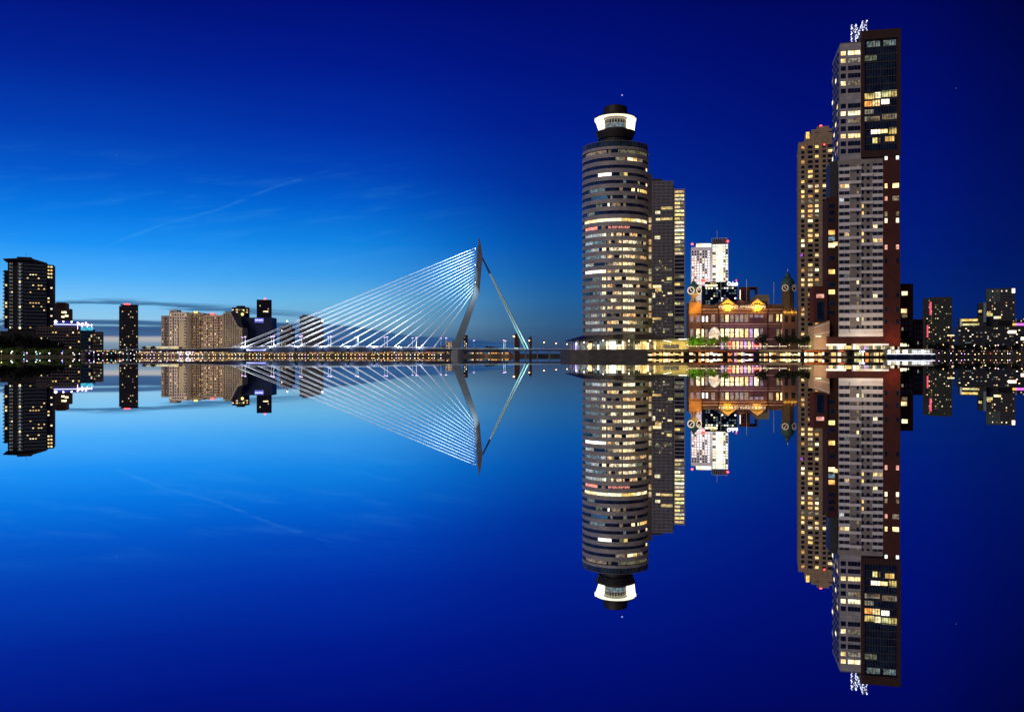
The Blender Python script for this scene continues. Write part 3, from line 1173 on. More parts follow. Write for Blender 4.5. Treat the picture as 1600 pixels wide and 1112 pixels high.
# annex and terrace wing left
A3 = B('terraced_annex', 'brick annex with a pale floodlit sloping terrace, left foot of the tallest tower', 'annex', 1271.5, 392, 10)
A3.box('wall', brick, 1271.5, 1293, 447.5, 502, 0, 12)
A3.winp(1275.5, 1287.5, 459.5, 465.5, PINK)
A3.winp(1276, 1288, 471, 500, DARK)
mb = MB()
a_, c_ = A3.S(1270), A3.S(1294.5)
mb.prism([(a_, G), (c_, G), (c_, A3.Z(501)), (a_, A3.Z(510))], -2.5, 12)
sand = wall('sandstone_terrace', (.42, .31, .22), .8, .15, .3)
mb.build('terrace', sand, A3.root)
mb = MB()
mb.prism([(a_, A3.Z(512.4)), (c_, A3.Z(505)), (c_, A3.Z(503.8)), (a_, A3.Z(511))], -2.7, -2.52)
mb.prism([(a_, A3.Z(524)), (c_, A3.Z(519)), (c_, A3.Z(517.8)), (a_, A3.Z(522.4))], -2.7, -2.52)
mb.build('terrace_rail', cladw, A3.root)
A3.win(A3.S(1274, -2.5), A3.S(1283, -2.5), A3.Z(526.5), A3.Z(524.5), -2.5, CREAM)
A3.flush()
point((X(1283, 383), 383, GZ + 2.5), (1, .6, .28), 1600)
point((X(1393, 378), 372, GZ + 4), (1, .45, .2), 1900)
point((X(1345, 378), 372, GZ + 3), (1, .85, .65), 2500)

# ------------------------------------------------------------------ tan residential tower
T = B('tan_residential_tower', 'tan stone tower with stepped crown and a red beacon, left of the tallest tower', 'skyscraper', 1247, 500, 16)
tan = wall('tan_stone', (.42, .30, .19), .8, .12, .2, (2.0, 1.2))
T.box('wall', tan, 1247.5, 1303, 222.5, None, 0, 26)
for a, c, y0, d0 in ((1249, 1303, 222.5, .8), (1258, 1303, 209, 1.6), (1268, 1302, 202.5, 2.4), (1277, 1296, 197.5, 3.2)):
    mb = MB()
    mb.box(T.S(a), T.S(c), d0, 25 - d0, T.Z(222.4), T.Z(y0) - d0 * .01)
    if y0 < 222:
        mb.build('crown_step', tan, T.root)
mb = MB()
for px in (1259.5, 1271, 1283, 1291.5):
    mb.box(T.S(px) - .35, T.S(px) + .35, -.35, 0, GZ, T.Z(218))
mb.build('pilaster_row', tan, T.root)
rg = random.Random(21)
cols = ((1252, 1256.8), (1262.5, 1269.6), (1273.5, 1279), (1285.5, 1290.5), (1293.5, 1300.5))
spec = {0: {}, 1: {2: YEL, 3: YEL, 4: YEL}, 5: {0: WARM, 1: CREAM}, 7: {1: PINK}, 9: {3: YEL}, 11: {0: CREAM, 1: CREAM, 2: CREAM}}
py, j = 229.0, 0
while py < 535:
    for i, (a, c) in enumerate(cols):
        if i == 4 and py > 300:
            continue
        p = .62 if 275 < py < 345 else .36
        if i > 2:
            p *= .45
        mt = rg.choice([YEL, CREAM, WARM, CREAM2, DIM, AMBER, YEL]) if rg.random() < p else DARK
        T.winp(a, c, py, py + 4.2, mt, 0, 0, .1)
    py += 7.65
    j += 1
T.winp(1250.5, 1254.5, 397, 401, lit('light_violet_window', (.4, .12, 1), 1.3))
for a, c, y0, y1, mt in ((1259.5, 1265, 206.5, 217, YEL), ):
    T.win(T.S(a), T.S(c), T.Z(y1), T.Z(y0), 1.58, mt)
for a, c, y0, y1, mt in ((1274, 1280, 208, 218, DARK), (1296, 1301, 207, 219, DARK)):
    T.win(T.S(a), T.S(c), T.Z(y1), T.Z(y0), 2.38, mt)
T.flush()
mb = MB()
mb.tube((T.S(1283.5), 6, T.Z(197.5)), (T.S(1283.5), 6, T.Z(196)), .15)
o = mb.build('beacon_post', POLE, T.root)
mb = MB()
mb.ball((T.S(1283.5), 6, T.Z(195.6)), .75)
mb.build('beacon', LAMPR, o)
mb = MB()
mb.ball((T.S(1288), -.3, T.Z(229)), .4)
mb.build('beacon', LAMPR, o)
mb = MB()
mb.prism([(T.S(1249), GZ), (T.S(1272), GZ), (T.S(1272), T.Z(517)), (T.S(1249), T.Z(528))], -9, -.2)
mb.build('entrance_wing', sand, T.root)
point((X(1262, 478), 478, GZ + 2.5), (1, .75, .4), 900)

# ------------------------------------------------------------------ round office tower
RCX, RCD = 961.5, 440.0
C1 = B('round_office_tower', 'round tower of stacked office rings crowned by a glowing white visor', 'skyscraper', RCX, RCD, 0)
RR = 51.3 / F * 443
band_m = wall('ring_cladding', (.37, .345, .335), .55, .12, .2, (2.4, .9))
FR = RCD - RR


def zf(py):
    return Z(py, FR)


mb = MB()
mb.lathe([(RR - .55, zf(524)), (RR - .55, zf(227))], 72)
mb.build('glass_drum', glass('ring_glass', (.012, .022, .035), .08, .9), C1.root, smooth=False)
centers = [236 + 11.9 * k for k in range(9)] + [343.2 + 11.45 * k for k in range(16)]
edges = [230.2] + [(a + b_) / 2 for a, b_ in zip(centers, centers[1:])] + [521.5]
for k, e in enumerate(edges):
    hh = 3.35 if k else 2.2
    mb = MB()
    mb.arc(RR - .5, RR, zf(e + hh), zf(e - hh), -180, 180, step=5)
    mb.build('cladding_ring', band_m, C1.root)
# crown parapet of glass with posts
mb = MB()
mb.arc(RR - .5, RR - .42, zf(227.5), zf(220), -180, 180, step=5)
mb.build('glass_parapet', glass('parapet_glass', (.02, .04, .045), .1, .7), C1.root)
mb = MB()
for a in range(0, 360, 6):
    mb.tube(((RR - .3) * math.sin(R(a)), -(RR - .3) * math.cos(R(a)), zf(228)), ((RR - .3) * math.sin(R(a)), -(RR - .3) * math.cos(R(a)), zf(219)), .06, n=4)
mb.arc(RR - .5, RR - .1, zf(219.6), zf(218.9), -180, 180, step=5)
mb.build('parapet_rail', wall('parapet_metal', (.16, .14, .12), .5, .1), C1.root)
mb = MB()
mb.lathe([(RR - .7, zf(228.5)), (RR - .7, zf(227.2))], 72)
mb.build('roof', DKMET, C1.root)
arcs = []


def runs(k, lst):
    yc = centers[k]
    for p0, p1, mt in lst:
        a0 = math.degrees(math.asin(max(-1, min(1, (p0 - RCX) / 51.3))))
        a1 = math.degrees(math.asin(max(-1, min(1, (p1 - RCX) / 51.3))))
        arcs.append((a0, a1, zf(yc + 2.55), zf(yc - 2.55), mt))


rg = random.Random(5)
runs(0, [(913, 942, DIM), (945, 949, DIMG), (960, 1008, DIMG)])
runs(1, [(956, 971, DIM), (974, 984, CREAM), (984.5, 990, WARM), (990.5, 1000, DIM)])
runs(2, [(1007, 1009.5, CREAM)])
runs(3, [(930, 949.5, WHITE), (962, 967.5, DIMG), (968.5, 974.5, YEL)])
runs(4, [(968, 972, DIMB), (992, 995, DIM), (1007, 1009.5, CREAM)])
runs(5, [(962, 967, DIM), (981, 986.5, CREAM), (991, 993, CREAM), (995, 1009, YEL), (918, 940, DIMB)])
runs(6, [(920, 944, BLUEG if False else lit('blue_tint_window', (.05, .22, .5), .5, .6)), (948, 951, DIM), (968, 974, DIMB), (988, 990, DIM)])
runs(7, [(927, 936, DIMG), (944, 947, CREAM), (949, 963, DIM), (968, 972, DIM)])
runs(8, [(915, 925, DIMB)])
runs(9, [(911.5, 937, CREAM), (937.3, 964, CREAM), (964.3, 990, YEL), (990.3, 1009, CREAM)])
runs(10, [(912.5, 929, lit('light_rose', (1, .32, .25), 1.4, .4)), (935, 941, DIM)])
for k in range(11, 25):
    lst = []
    x = 912.5
    while x < 941:
        w_ = rg.uniform(5, 13)
        if k == 16:
            lst.append((x, min(x + w_, 941), WHITE))
        elif rg.random() < .9:
            lst.append((x, min(x + w_ - .4, 941.5), rg.choice([DIMB, DIMB, lit('light_pale_blue', (.6, .78, .9), .75, .6, .9)])))
        x += w_
    if rg.random() < .5:
        lst.append((936, 941.5, CREAM))
    x = 943.3
    while x < 965:
        w_ = rg.uniform(3, 9)
        if rg.random() < .82:
            lst.append((x, min(x + w_ - .4, 965), rg.choice([OFFC, OFFC, OFFW, DIM, DIM, CREAM])))
        x += w_
    x = 967.3
    while x < 1010:
        w_ = rg.uniform(3, 9)
        p = .95 if x < 982 else (.6 if x < 992 else .34)
        if rg.random() < p:
            lst.append((x, min(x + w_ - .4, 1011), rg.choice([OFFC, OFFW, OFFC, CREAM]) if x < 984 else rg.choice([DIM, DIM, OFFW, DIMG])))
        x += w_
    if k == 19:
        lst.append((997, 1006, DIMB))
    if k == 22:
        lst.append((981, 987, ORANGE))
    runs(k, lst)
arcs.sort(key=lambda q: -(q[1] - q[0]) * (2 if q[4] in (WHITE, CREAM, WARM) else 1))
for q in arcs[:99]:
    mb = MB()
    mb.arc(RR - .6, RR - .5, q[2], q[3], q[0], q[1])
    mb.build('window', q[4], C1.root)
mb, mats = MB(), []
for q in arcs[99:]:
    if q[4] not in mats:
        mats.append(q[4])
    mb.arc(RR - .6, RR - .5, q[2], q[3], q[0], q[1], mi=mats.index(q[4]))
mb.build('window', mats, C1.root, kind='stuff')
# window mullions all round, shown as fine dark posts
mb = MB()
for a in range(0, 360, 5):
    mb.box(-.05, .05, 0, 0.001, 0, .001) if False else None
    c, s_ = math.cos(R(a)), math.sin(R(a))
    r_ = RR - .46
    mb.tube((r_ * s_, -r_ * c, zf(521)), (r_ * s_, -r_ * c, zf(229)), .055, n=4)
mb.build('mullion_row', FRAME, C1.root)
# red lettering band, unreadable at this size: short strokes
sg_ = MB()
yc = centers[10]
for i in range(11):
    a = math.degrees(math.asin((946 + i * 3.1 - RCX) / 51.3))
    r_ = RR - .35
    x_, y_ = r_ * math.sin(R(a)), -r_ * math.cos(R(a))
    w_ = .28
    sg_.box(x_ - w_, x_ - w_ + .14, y_, y_ + .1, zf(yc + 1.9), zf(yc - 1.9))
    if i % 3 != 1:
        sg_.box(x_ + w_ - .14, x_ + w_, y_, y_ + .1, zf(yc + 1.9), zf(yc - 1.9))
    sg_.box(x_ - w_, x_ + w_, y_ - .01, y_ + .09, zf(yc - .2 + (i % 2)), zf(yc - .9 + (i % 2)))
sg_.build('sign_lettering', lampm('sign_red_white', (1, .3, .22), 1.5), C1.root)
# lift shaft on the right flank
mb = MB()
sx_ = X(RCX, 440)
mb.box(X(1004, 440) - sx_, X(1018.2, 440) - sx_, -2, 14, GZ, zf(262))
sh = mb.build('lift_shaft', band_m, C1.root)
mb, m2 = MB(), MB()
for k, yc in enumerate(centers[9:]):
    x0, x1 = X(1013.7, 438) - sx_, X(1017.7, 438) - sx_
    (mb if k % 4 != 2 else m2).box(x0, x1, -2.12, -1.9, Z(yc + 4.6, 438), Z(yc - 3.4, 438))
mb.build('lit_panel', lit('shaft_light', (1, .8, .5), .62, .7, .4), sh)
# crown
zc = lambda py: Z(py, RCD)
q1 = RCD / F
DR = 17.0 * q1
mb = MB()
mb.lathe([(DR + 2.2, zf(228)), (DR + 2.2, zc(214)), (DR + .6, zc(206)), (DR + .6, zc(203))], 48)
mb.build('crown_base', wall('crown_dark', (.022, .018, .016), .6, .3), C1.root)
mb = MB()
mb.lathe([(DR, zc(203)), (DR, zc(183))], 48)
dr = mb.build('crown_drum', wall('crown_cream', (.5, .47, .4), .5, .1), C1.root)
for i in range(12):
    mb = MB()
    mb.arc(DR, DR + .12, zc(194.5), zc(189.5), -84 + i * 15, -84 + i * 15 + 10)
    mb.build('window', DARK if i not in (2, 9) else BLUEG, dr)
mb = MB()
mb.arc(DR, DR + .12, zc(202), zc(196), -80, 80)
mb.build('window', DIMB, dr)
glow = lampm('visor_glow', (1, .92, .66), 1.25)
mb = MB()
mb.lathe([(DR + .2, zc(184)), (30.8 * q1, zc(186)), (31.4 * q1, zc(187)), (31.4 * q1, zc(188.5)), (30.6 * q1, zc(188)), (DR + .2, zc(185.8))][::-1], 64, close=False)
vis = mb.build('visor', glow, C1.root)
mb = MB()
mb.arc(31.5 * q1, 32.3 * q1, zc(189), zc(186), 80, 280, step=5)
# flared rear skirt: wide at the top, narrower at the foot
n_ = 40
v, f = [], []
for j, (r_, z_) in enumerate(((27.5 * q1, zc(206)), (31.4 * q1, zc(188)), (30.9 * q1, zc(188)), (27.0 * q1, zc(206)))):
    for i in range(n_ + 1):
        a = R(88 + (272 - 88) * i / n_)
        v.append((r_ * math.sin(a) + (2.0 * q1 if j in (0, 3) else 0), -r_ * math.cos(a), z_))
for j in range(3):
    for i in range(n_):
        a = j * (n_ + 1) + i
        f.append((a, a + 1, a + n_ + 2, a + n_ + 1))
mb.add(v, f)
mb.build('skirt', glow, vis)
mb = MB()
mb.lathe([(31.5 * q1, zc(185.9)), (31 * q1, zc(184.5)), (19.5 * q1, zc(182))], 64)
mb.lathe([(19.2 * q1, zc(182)), (19.4 * q1, zc(178.5)), (17.8 * q1, zc(168.5)), (15.5 * q1, zc(167.3))], 48)
mb.build('crown_cap', wall('crown_dark_cap', (.022, .014, .010), .6, .3), C1.root)
mb = MB()
n_ = 40
v, f = [], []
for j, (r_, z_) in enumerate(((26.5 * q1, zc(219)), (31.3 * q1, zc(208)), (DR + 1, zc(205)))):
    for i in range(n_ + 1):
        a = R(0 + 360 * i / n_)
        v.append((r_ * math.sin(a), -r_ * math.cos(a), z_))
for j in range(2):
    for i in range(n_):
        a = j * (n_ + 1) + i
        f.append((a, a + 1, a + n_ + 2, a + n_ + 1))
mb.add(v, f)
mb.build('lower_flare', wall('crown_dark', (.022, .018, .016), .6, .3), C1.root)
mb = MB()
mb.tube((X(972, 440) - X(RCX, 440), 0, zc(168)), (X(972, 440) - X(RCX, 440), 0, zc(164.5)), .1, n=5)
mb.build('mast', POLE, C1.root)
# saucer canopy with a glazed ground floor
C2 = B('saucer_pavilion', 'dark saucer roof over brightly lit glazed foyer at the foot of the round tower', 'pavilion', 969, 441, 0)
mb = MB()
Rc = 87 / F * 441
mb.lathe([(15, zc(533.0)), (Rc - 1, Z(532.6, 441)), (Rc, Z(532.0, 441)), (Rc - 1.5, Z(531.2, 441)), (17.5, zc(523.2)), (15, zc(523))], 72)
mb.build('saucer_roof', wall('saucer_dark', (.03, .028, .032), .45, .25), C2.root)
mb = MB()
for a0 in (-31, -14, -4, 9):
    mb.arc(17.3, 17.7, zc(524.6), zc(523.6), a0, a0 + (12 if a0 in (-31, 9) else 6), cx=-2)
mb.build('roof_slot', DIM, C2.root)
mb = MB()
mb.lathe([(22.5, GZ), (22.5, zc(533.1))], 60)
mb.build('foyer_wall', wall('foyer_inner', (.12, .10, .08), .6, .2), C2.root)
rg = random.Random(9)
a = -86.0
kk = 0
while a < 64:
    w_ = rg.uniform(2.5, 7)
    mb = MB()
    h1 = rg.choice([1.0, 1.0, .8, .62])
    mb.arc(22.5, 22.62, GZ + .15, GZ + .15 + (zc(533.6) - GZ) * h1 * .93, a, a + w_ - .5)
    mt = rg.choice([DIM, DIMG, CREAM, WARM, DIM, YEL, DIMB, WHITE] if -62 < a else [DIM, DARK, PURPLE, DIMB])
    if -27 < a < -6:
        mt = rg.choice([WHITE, CREAM, WHITE])
    mb.build('window', mt, C2.root)
    a += w_
mb = MB()
for i in range(22):
    a = R(-100 + i * 9)
    mb.tube((24.8 * math.sin(a), -24.8 * math.cos(a), GZ), (24.8 * math.sin(a), -24.8 * math.cos(a), zc(532.6)), .16, n=6)
mb.build('column_row', cladw, C2.root)
for i, (px, py) in enumerate(((894, 537), (905, 535), (911, 541), (933, 532), (972, 533), (1006, 532.5))):
    mb = MB()
    a = math.asin((px - 969) / F * 425 / 26.5) if abs((px - 969) / F * 425 / 26.5) < 1 else -1.2
    mb.ball((26.2 * math.sin(a), -26.2 * math.cos(a), Z(py, 424)), .28)
    mb.build('lamp', LAMPW if i < 4 else LAMPY, C2.root)
# low dark approach wall left of the saucer
C3 = B('lit_hall', 'flat roofed hall with yellow lit walls and a gridded window right of the saucer roof', 'hall', 1014, 424, 0)
hallw = wall('hall_plaster', (.62, .47, .26), .7, .08, .3)
C3.box('wall', hallw, 1014, 1076, 533, None, 0, 14)
mb = MB()
mb.prism([(C3.S(1014), C3.Z(533)), (C3.S(1077), C3.Z(533)), (C3.S(1077), C3.Z(529)), (C3.S(1048), C3.Z(529.5)), (C3.S(1014), C3.Z(531.5))], -2.2, 14.5)
mb.build('roof', wall('hall_roof', (.25, .22, .18), .6, .2), C3.root)
mb = MB()
mb.prism([(C3.S(1033), C3.Z(531.6)), (C3.S(1048), C3.Z(535)), (C3.S(1048), C3.Z(533.8)), (C3.S(1033), C3.Z(530.6))], -2.35, -2.22)
mb.box(C3.S(1059), C3.S(1074), -2.35, -2.22, C3.Z(530.4), C3.Z(529.2))
mb.build('light_strip', lampm('hall_strip', (1, .9, .7), 1.6), C3.root)
for i in range(6):
    for j in range(2):
        C3.winp(1037 + i * 4, 1040.4 + i * 4, 538 + j * 3.4, 540.8 + j * 3.4, DIM, 0, 0, .1)
C3.winp(1004.5 + 12, 1019.5, 536, 545, DIM)
C3.flush()
for px in (1024, 1040, 1056, 1070):
    point((X(px, 419), 419.5, GZ + 1), (1, .78, .32), 500)
for px in (925, 950, 975, 1000):
    point((X(px, 414), 414.5, GZ + 2.2), (1, .86, .6), 160)

# ------------------------------------------------------------------ gridded glass skyscraper behind
D1 = B('gridded_glass_tower', 'slim charcoal skyscraper of fine metal grid, lit office band on right, behind round tower', 'skyscraper', 1012, 600, 8)
dgl = glass('charcoal_glass', (.016, .017, .02), .2, .6)
D1.box('left_block', dgl, 1008, 1051.5, 283.5, None, 0, 30)
D1.box('right_block', dgl, 1053.2, 1070, 295.5, None, 1, 28)
D1.box('core', wall('core_dark', (.035, .032, .032), .7, .2), 1051.3, 1053.4, 288, None, 2, 24)
D1.box('plant_room', wall('core_dark', (.035, .032, .032), .7, .2), 1016, 1035, 279.5, 283.4, 4, 20)
mb = MB()
gx0, gx1 = D1.S(1008), D1.S(1051.5)
for i in range(23):
    xx = gx0 + (gx1 - gx0) * i / 22
    mb.box(xx - .14, xx + .14, -.3, 0, GZ, D1.Z(283.5))
py = 284.0
while py < 540:
    mb.box(gx0, gx1, -.22, 0, D1.Z(py) - .12, D1.Z(py) + .12)
    py += 5.2
mb.build('facade_grid', wall('grid_metal', (.33, .31, .30), .5, .12), D1.root)
mb = MB()
gx0, gx1 = D1.S(1053.2, 1), D1.S(1070, 1)
py = 297.0
while py < 540:
    mb.box(gx0, gx1, .6, 1, D1.Z(py) - .35, D1.Z(py) + .35)
    py += 6.0
mb.box(gx0 - .1, gx0 + .35, .5, 1, GZ, D1.Z(295.5))
mb.box(gx1 - .35, gx1 + .1, .5, 1, GZ, D1.Z(295.5))
mb.build('facade_bands', wall('grid_metal', (.33, .31, .30), .5, .12), D1.root)
rg = random.Random(15)
py, k = 298.6, 0
while py < 525:
    mt = None
    if py < 345:
        mt = rg.choice([YEL, CREAM2, yg, yg])
    elif py < 395:
        mt = rg.choice([yg, yg, CREAM, CREAM2, DIM])
    elif 425 < py < 520 and rg.random() < .55:
        mt = rg.choice([DIM, yg, YEL, DIMG])
    if mt:
        D1.win(gx0 + .5, gx0 + (gx1 - gx0) * .55, D1.Z(py + 3.6), D1.Z(py), .98, mt, None, .02)
        D1.win(gx0 + (gx1 - gx0) * .57, gx1 - .5, D1.Z(py + 3.6), D1.Z(py), .98, rg.choice([mt, mt, DIM]), None, .02)
    py += 6.0
for p0, p1, y0, y1, mt in ((1023.5, 1032, 330, 334.5, CREAM), (1033, 1050.5, 324, 328, YEL), (1025, 1032, 341, 345, CREAM), (1032.5, 1050.5, 340.5, 344.5, YEL),
                           (1023, 1032, 369, 374, CREAM), (1024, 1032, 417, 421, DIMG), (1042, 1050, 433.5, 438, YEL), (1038, 1050, 440, 443, DIMG), (1020, 1033, 445, 450, CREAM),
                           (1024, 1033, 451, 456, YEL), (1019, 1024, 458, 465, CREAM), (1043, 1050, 457, 460, CREAM), (1019, 1033, 496, 499.5, YEL), (1044, 1051, 490, 493.5, YEL),
                           (1035, 1050, 420, 423, DIMG), (1036, 1046, 513, 516, DIM)):
    D1.winp(p0, p1, y0, y1, mt, -.02, 0, .02)
for i in range(40):
    p0, y0 = rg.uniform(1016, 1046), rg.uniform(400, 520)
    D1.winp(p0, p0 + rg.uniform(1.5, 4), y0, y0 + 2.4, rg.choice([DIMG, DIM, DIMG, YEL]), -.015, 0, .01)
D1.flush()
mb = MB()
mb.tube((D1.S(1025.5), 8, D1.Z(279.6)), (D1.S(1025.5), 8, D1.Z(278.6)), .12)
o = mb.build('beacon_post', POLE, D1.root)
mb = MB()
mb.ball((D1.S(1025.5), 8, D1.Z(278.4)), .7)
mb.build('beacon', LAMPR, o)

# ------------------------------------------------------------------ white lit tower
E1 = B('white_lit_tower', 'brightly lit white office tower with mast, beyond the brick hotel', 'skyscraper', 1080, 800, 10.5)
ew = wall('white_panel', (.75, .73, .76), .6, .1, .1)
E1.box('left_wing', ew, 1080, 1111.5, 386.5, None, 0, 26)
E1.box('right_wing', ew, 1111.5, 1138, 381.5, None, -2, 30)
E1.box('roof_screen', GREENW, 1088, 1111, 381, 386.4, 1, 20)
E1.box('plant_room', wall('plant_dark', (.05, .06, .08), .6, .2), 1113, 1137, 373.5, 381.4, 2, 20)
mb = MB()
for px in range(1112, 1139, 3):
    mb.tube((E1.S(px), 1.2, E1.Z(381.5)), (E1.S(px), 1.2, E1.Z(373)), .15, n=4)
mb.tube((E1.S(1112), 1.2, E1.Z(373)), (E1.S(1138), 1.2, E1.Z(373)), .2, n=4)
mb.tube((E1.S(1088), 0, E1.Z(380)), (E1.S(1106), 0, E1.Z(380)), .2, n=4)
mb.build('roof_rail', POLE, E1.root)
rg = random.Random(33)
gp = lit('grid_white', (1, .95, .92), 2.2, .3)
gk = lit('grid_pink', (1, .72, .66), 1.5, .3)
for j in range(13):
    for i in range(7):
        p0 = 1081.2 + i * 4.15
        p = .35 + .06 * j if j < 12 else .95
        if i == 6:
            p = 1
        mt = (gp if rg.random() < .7 else gk) if rg.random() < p else DARK
        E1.winp(p0, p0 + 2.4, 392.5 + j * 4.05, 394.8 + j * 4.05, mt, 0, 0, .02)
for j in range(15):
    y0 = 383 + j * 4.05
    E1.winp(1113.5, 1118, y0, y0 + 2.8, GREENW if j < 3 or rg.random() < .5 else DIMG, -2, 0, .05)
    E1.winp(1118.6, 1130, y0, y0 + 3.2, GREENW, -2, 0, .02)
    E1.winp(1130.6, 1133, y0, y0 + 2.8, GREENW if rg.random() < .7 else DIMG, -2, 0, .05)
    E1.winp(1134, 1137, y0, y0 + 2.6, GREENW if rg.random() < .55 or j < 2 else DARK, -2, 0, .05)
E1.flush()
mb = MB()
mb.tube((E1.S(1121), 6, E1.Z(373)), (E1.S(1121), 6, E1.Z(359.5)), .35, .15, n=6)
ma = mb.build('mast', POLE, E1.root)
mb = MB()
mb.ball((E1.S(1081.5), -.5, E1.Z(381.5)), 1.0)
mb.ball((E1.S(1137), -1, E1.Z(378.5)), 1.0)
mb.build('beacon', LAMPR, ma)

for px_, z_ in ((1090, 62), (1104, 45), (1126, 70)):
    point((X(px_, 772), 772, z_), (1, .88, .92), 9000, 1.0)

# dark office block with roof sign
E2 = B('dark_office_block', 'dark teal office block with glowing white roof sign in front of the white lit tower', 'office block', 1097, 700, 11)
E2.box('wall', wall('teal_panel', (.012, .03, .036), .5, .2, .2), 1097, 1152, 446, None, 0, 30)
E2.box('upper_storey', wall('teal_panel', (.012, .03, .036), .5, .2, .2), 1102, 1138, 440.5, 445.9, 2, 24)
rg = random.Random(8)
for j in range(11):
    for i in range(12):
        p0 = 1102.5 + i * 4.1
        y0 = 449.5 + j * 4.0
        p = {0: .35, 4: .3}.get(j, .06)
        mt = rg.choice([WHITE, GREENW]) if rg.random() < p else rg.choice([DARK, DARK, DIMB])
        E2.winp(p0, p0 + 2.6, y0, y0 + 2.2, mt, 0, 0, .05)
for p0, p1 in ((1101.5, 1107), (1107.5, 1112.5), (1113, 1121)):
    E2.winp(p0, p1, 444.6, 448, CREAM if p0 > 1107 else WHITE, -.2, 0, .02)
for p0 in (1110, 1113.5, 1117.5):
    E2.win(E2.S(p0, 2), E2.S(p0 + 2.6, 2), E2.Z(443.4), E2.Z(441.6), 1.9, yg, None, .02)
E2.flush()
sgn = MB()
sx0, sz0, sz1 = E2.S(1136), E2.Z(447), E2.Z(440.5)
# round first letter, then a run of tall and short strokes
sgn.lathe([(1.45, 0), (1.45, .5), (.85, .5), (.85, 0)], 20, 0, 0, close=False)
vv = [(x + sx0 + 1.4, -1.0 - z, sz0 + 1.5 + y) for x, y, z in sgn.v]
sgn.v = vv
for i, (h, w_) in enumerate(((.55, .5), (.55, .5), (1, .5), (.6, .5), (.55, 1.0), (.55, .5), (1, .5), (.6, .9))):
    x0 = sx0 + 3.0 + i * .66
    sgn.box(x0, x0 + w_ * .5, -1.5, -1.0, sz0 + .3, sz0 + .3 + 3 * h)
sgn.box(sx0 + 2.8, sx0 + 8.1, -1.35, -1.05, sz0 + .0, sz0 + .55)
sgn.build('roof_sign', lampm('sign_white', (.92, .93, 1), 3.0), E2.root)
mb = MB()
mb.box(E2.S(1149), E2.S(1151.6), -1.5, -.9, E2.Z(440.8), E2.Z(437.6))
mb.build('sign_accent', lampm('sign_magenta', (.9, .03, .2), 1.2), E2.root)
mb = MB()
mb.ball((E2.S(1098.5), -1, E2.Z(438.5)), 2.0, 10, 0, .5)
mb.tube((E2.S(1098.5), -1, E2.Z(446)), (E2.S(1098.5), -1, E2.Z(440)), .25)
mb.build('red_light', lampm('soft_red', (1, .08, .06), 1.6), E2.root)

# red framed block and beige block behind the hotel
E3 = B('red_framed_block', 'rust red block with open rooftop frame rising behind the hotel roof', 'apartment block', 1155.5, 560, 12)
rust = wall('rust_panel', (.16, .035, .02), .7, .2, .2)
E3.box('wall', rust, 1155.5, 1172, 450.2, None, 0, 18)
E3.box('lower_wall', rust, 1172.1, 1184, 470, None, 0, 18)
mb = MB()
mb.box(E3.S(1155.5), E3.S(1184), -.2, 18.2, E3.Z(450), E3.Z(448.5))
mb.box(E3.S(1182), E3.S(1184), 0, 18, E3.Z(469.9), E3.Z(450.1))
mb.build('roof_frame', rust, E3.root)
E3.grid(1158, 1171, 454, 476, 2, 4, (.5, .5), 0)
mb = MB()
mb.box(E3.S(1155.8), E3.S(1157), -.4, -.05, E3.Z(468), E3.Z(453))
mb.build('light_strip', lampm('strip_warm', (1, .8, .6), 1.8), E3.root)
E3.flush()
E4 = B('beige_block', 'plain beige stepped block behind right gable of the hotel', 'warehouse', 1175, 520, 12)
beige = wall('beige_render', (.33, .28, .17), .8, .1, .2)
E4.box('wall', beige, 1175, 1202, 465, None, 0, 20)
E4.box('upper_wall', beige, 1180, 1201.5, 460.5, 464.9, 1, 18)
E4.grid(1177, 1200, 468, 480, 5, 1, (.3, .5), 0)
E4.flush()
# ------------------------------------------------------------------ old shipping-line hotel
HT = B('brick_hotel', 'old brick shipping hotel with two green domed clock towers and orange lit gables', 'hotel', 1076, 424, 0)
hb = wall('hotel_brick', (.085, .044, .050), .8, .2, .4, (1.1, .4))
hs = wall('hotel_stone', (.24, .17, .16), .75, .12, .3)
cop = wall('green_copper', (.06, .16, .13), .55, .35, .5)
slate = wall('hotel_slate', (.10, .07, .06), .7, .25, .5, (.6, .4))
S, ZZ = HT.S, HT.Z
HT.box('wall', hb, 1094, 1124, 480, None, .8, 14)
HT.box('wall', hb, 1199, 1224, 479, None, .8, 14)
HT.box('centre_wall', hb, 1124.1, 1198.9, 483, None, 0, 16)
mb = MB()
for y0, y1, pr_ in ((482.5, 484, -.55), (487.5, 488.4, -.3), (505.5, 507, -.35), (509.6, 510.4, -.2), (529, 530.6, -.4)):
    mb.box(S(1124), S(1199), pr_, 0, ZZ(y1), ZZ(y0))
    mb.box(S(1094), S(1123.9), pr_ + .8, .8, ZZ(y1), ZZ(y0))
    mb.box(S(1199.1), S(1224), pr_ + .8, .8, ZZ(y1), ZZ(y0))
mb.build('cornice', hs, HT.root)
mb = MB()
mb.prism([(S(1124), ZZ(482.4)), (S(1199), ZZ(482.4)), (S(1196), ZZ(471)), (S(1127), ZZ(471))], .5, 15)
mb.prism([(S(1094), ZZ(479.9)), (S(1123.9), ZZ(479.9)), (S(1122), ZZ(476)), (S(1097), ZZ(476))], 1.2, 14)
mb.prism([(S(1199.1), ZZ(478.9)), (S(1224), ZZ(478.9)), (S(1224), ZZ(475)), (S(1202), ZZ(475))], 1.2, 14)
mb.build('roof', slate, HT.root)
mb = MB()
mb.prism([(S(1147), ZZ(474)), (S(1170), ZZ(474)), (S(1158.5), ZZ(467.5))], .2, 8)
mb.build('centre_gable', hb, HT.root)
go = wall('gable_plaster', (.6, .42, .12), .7, .1, .3)
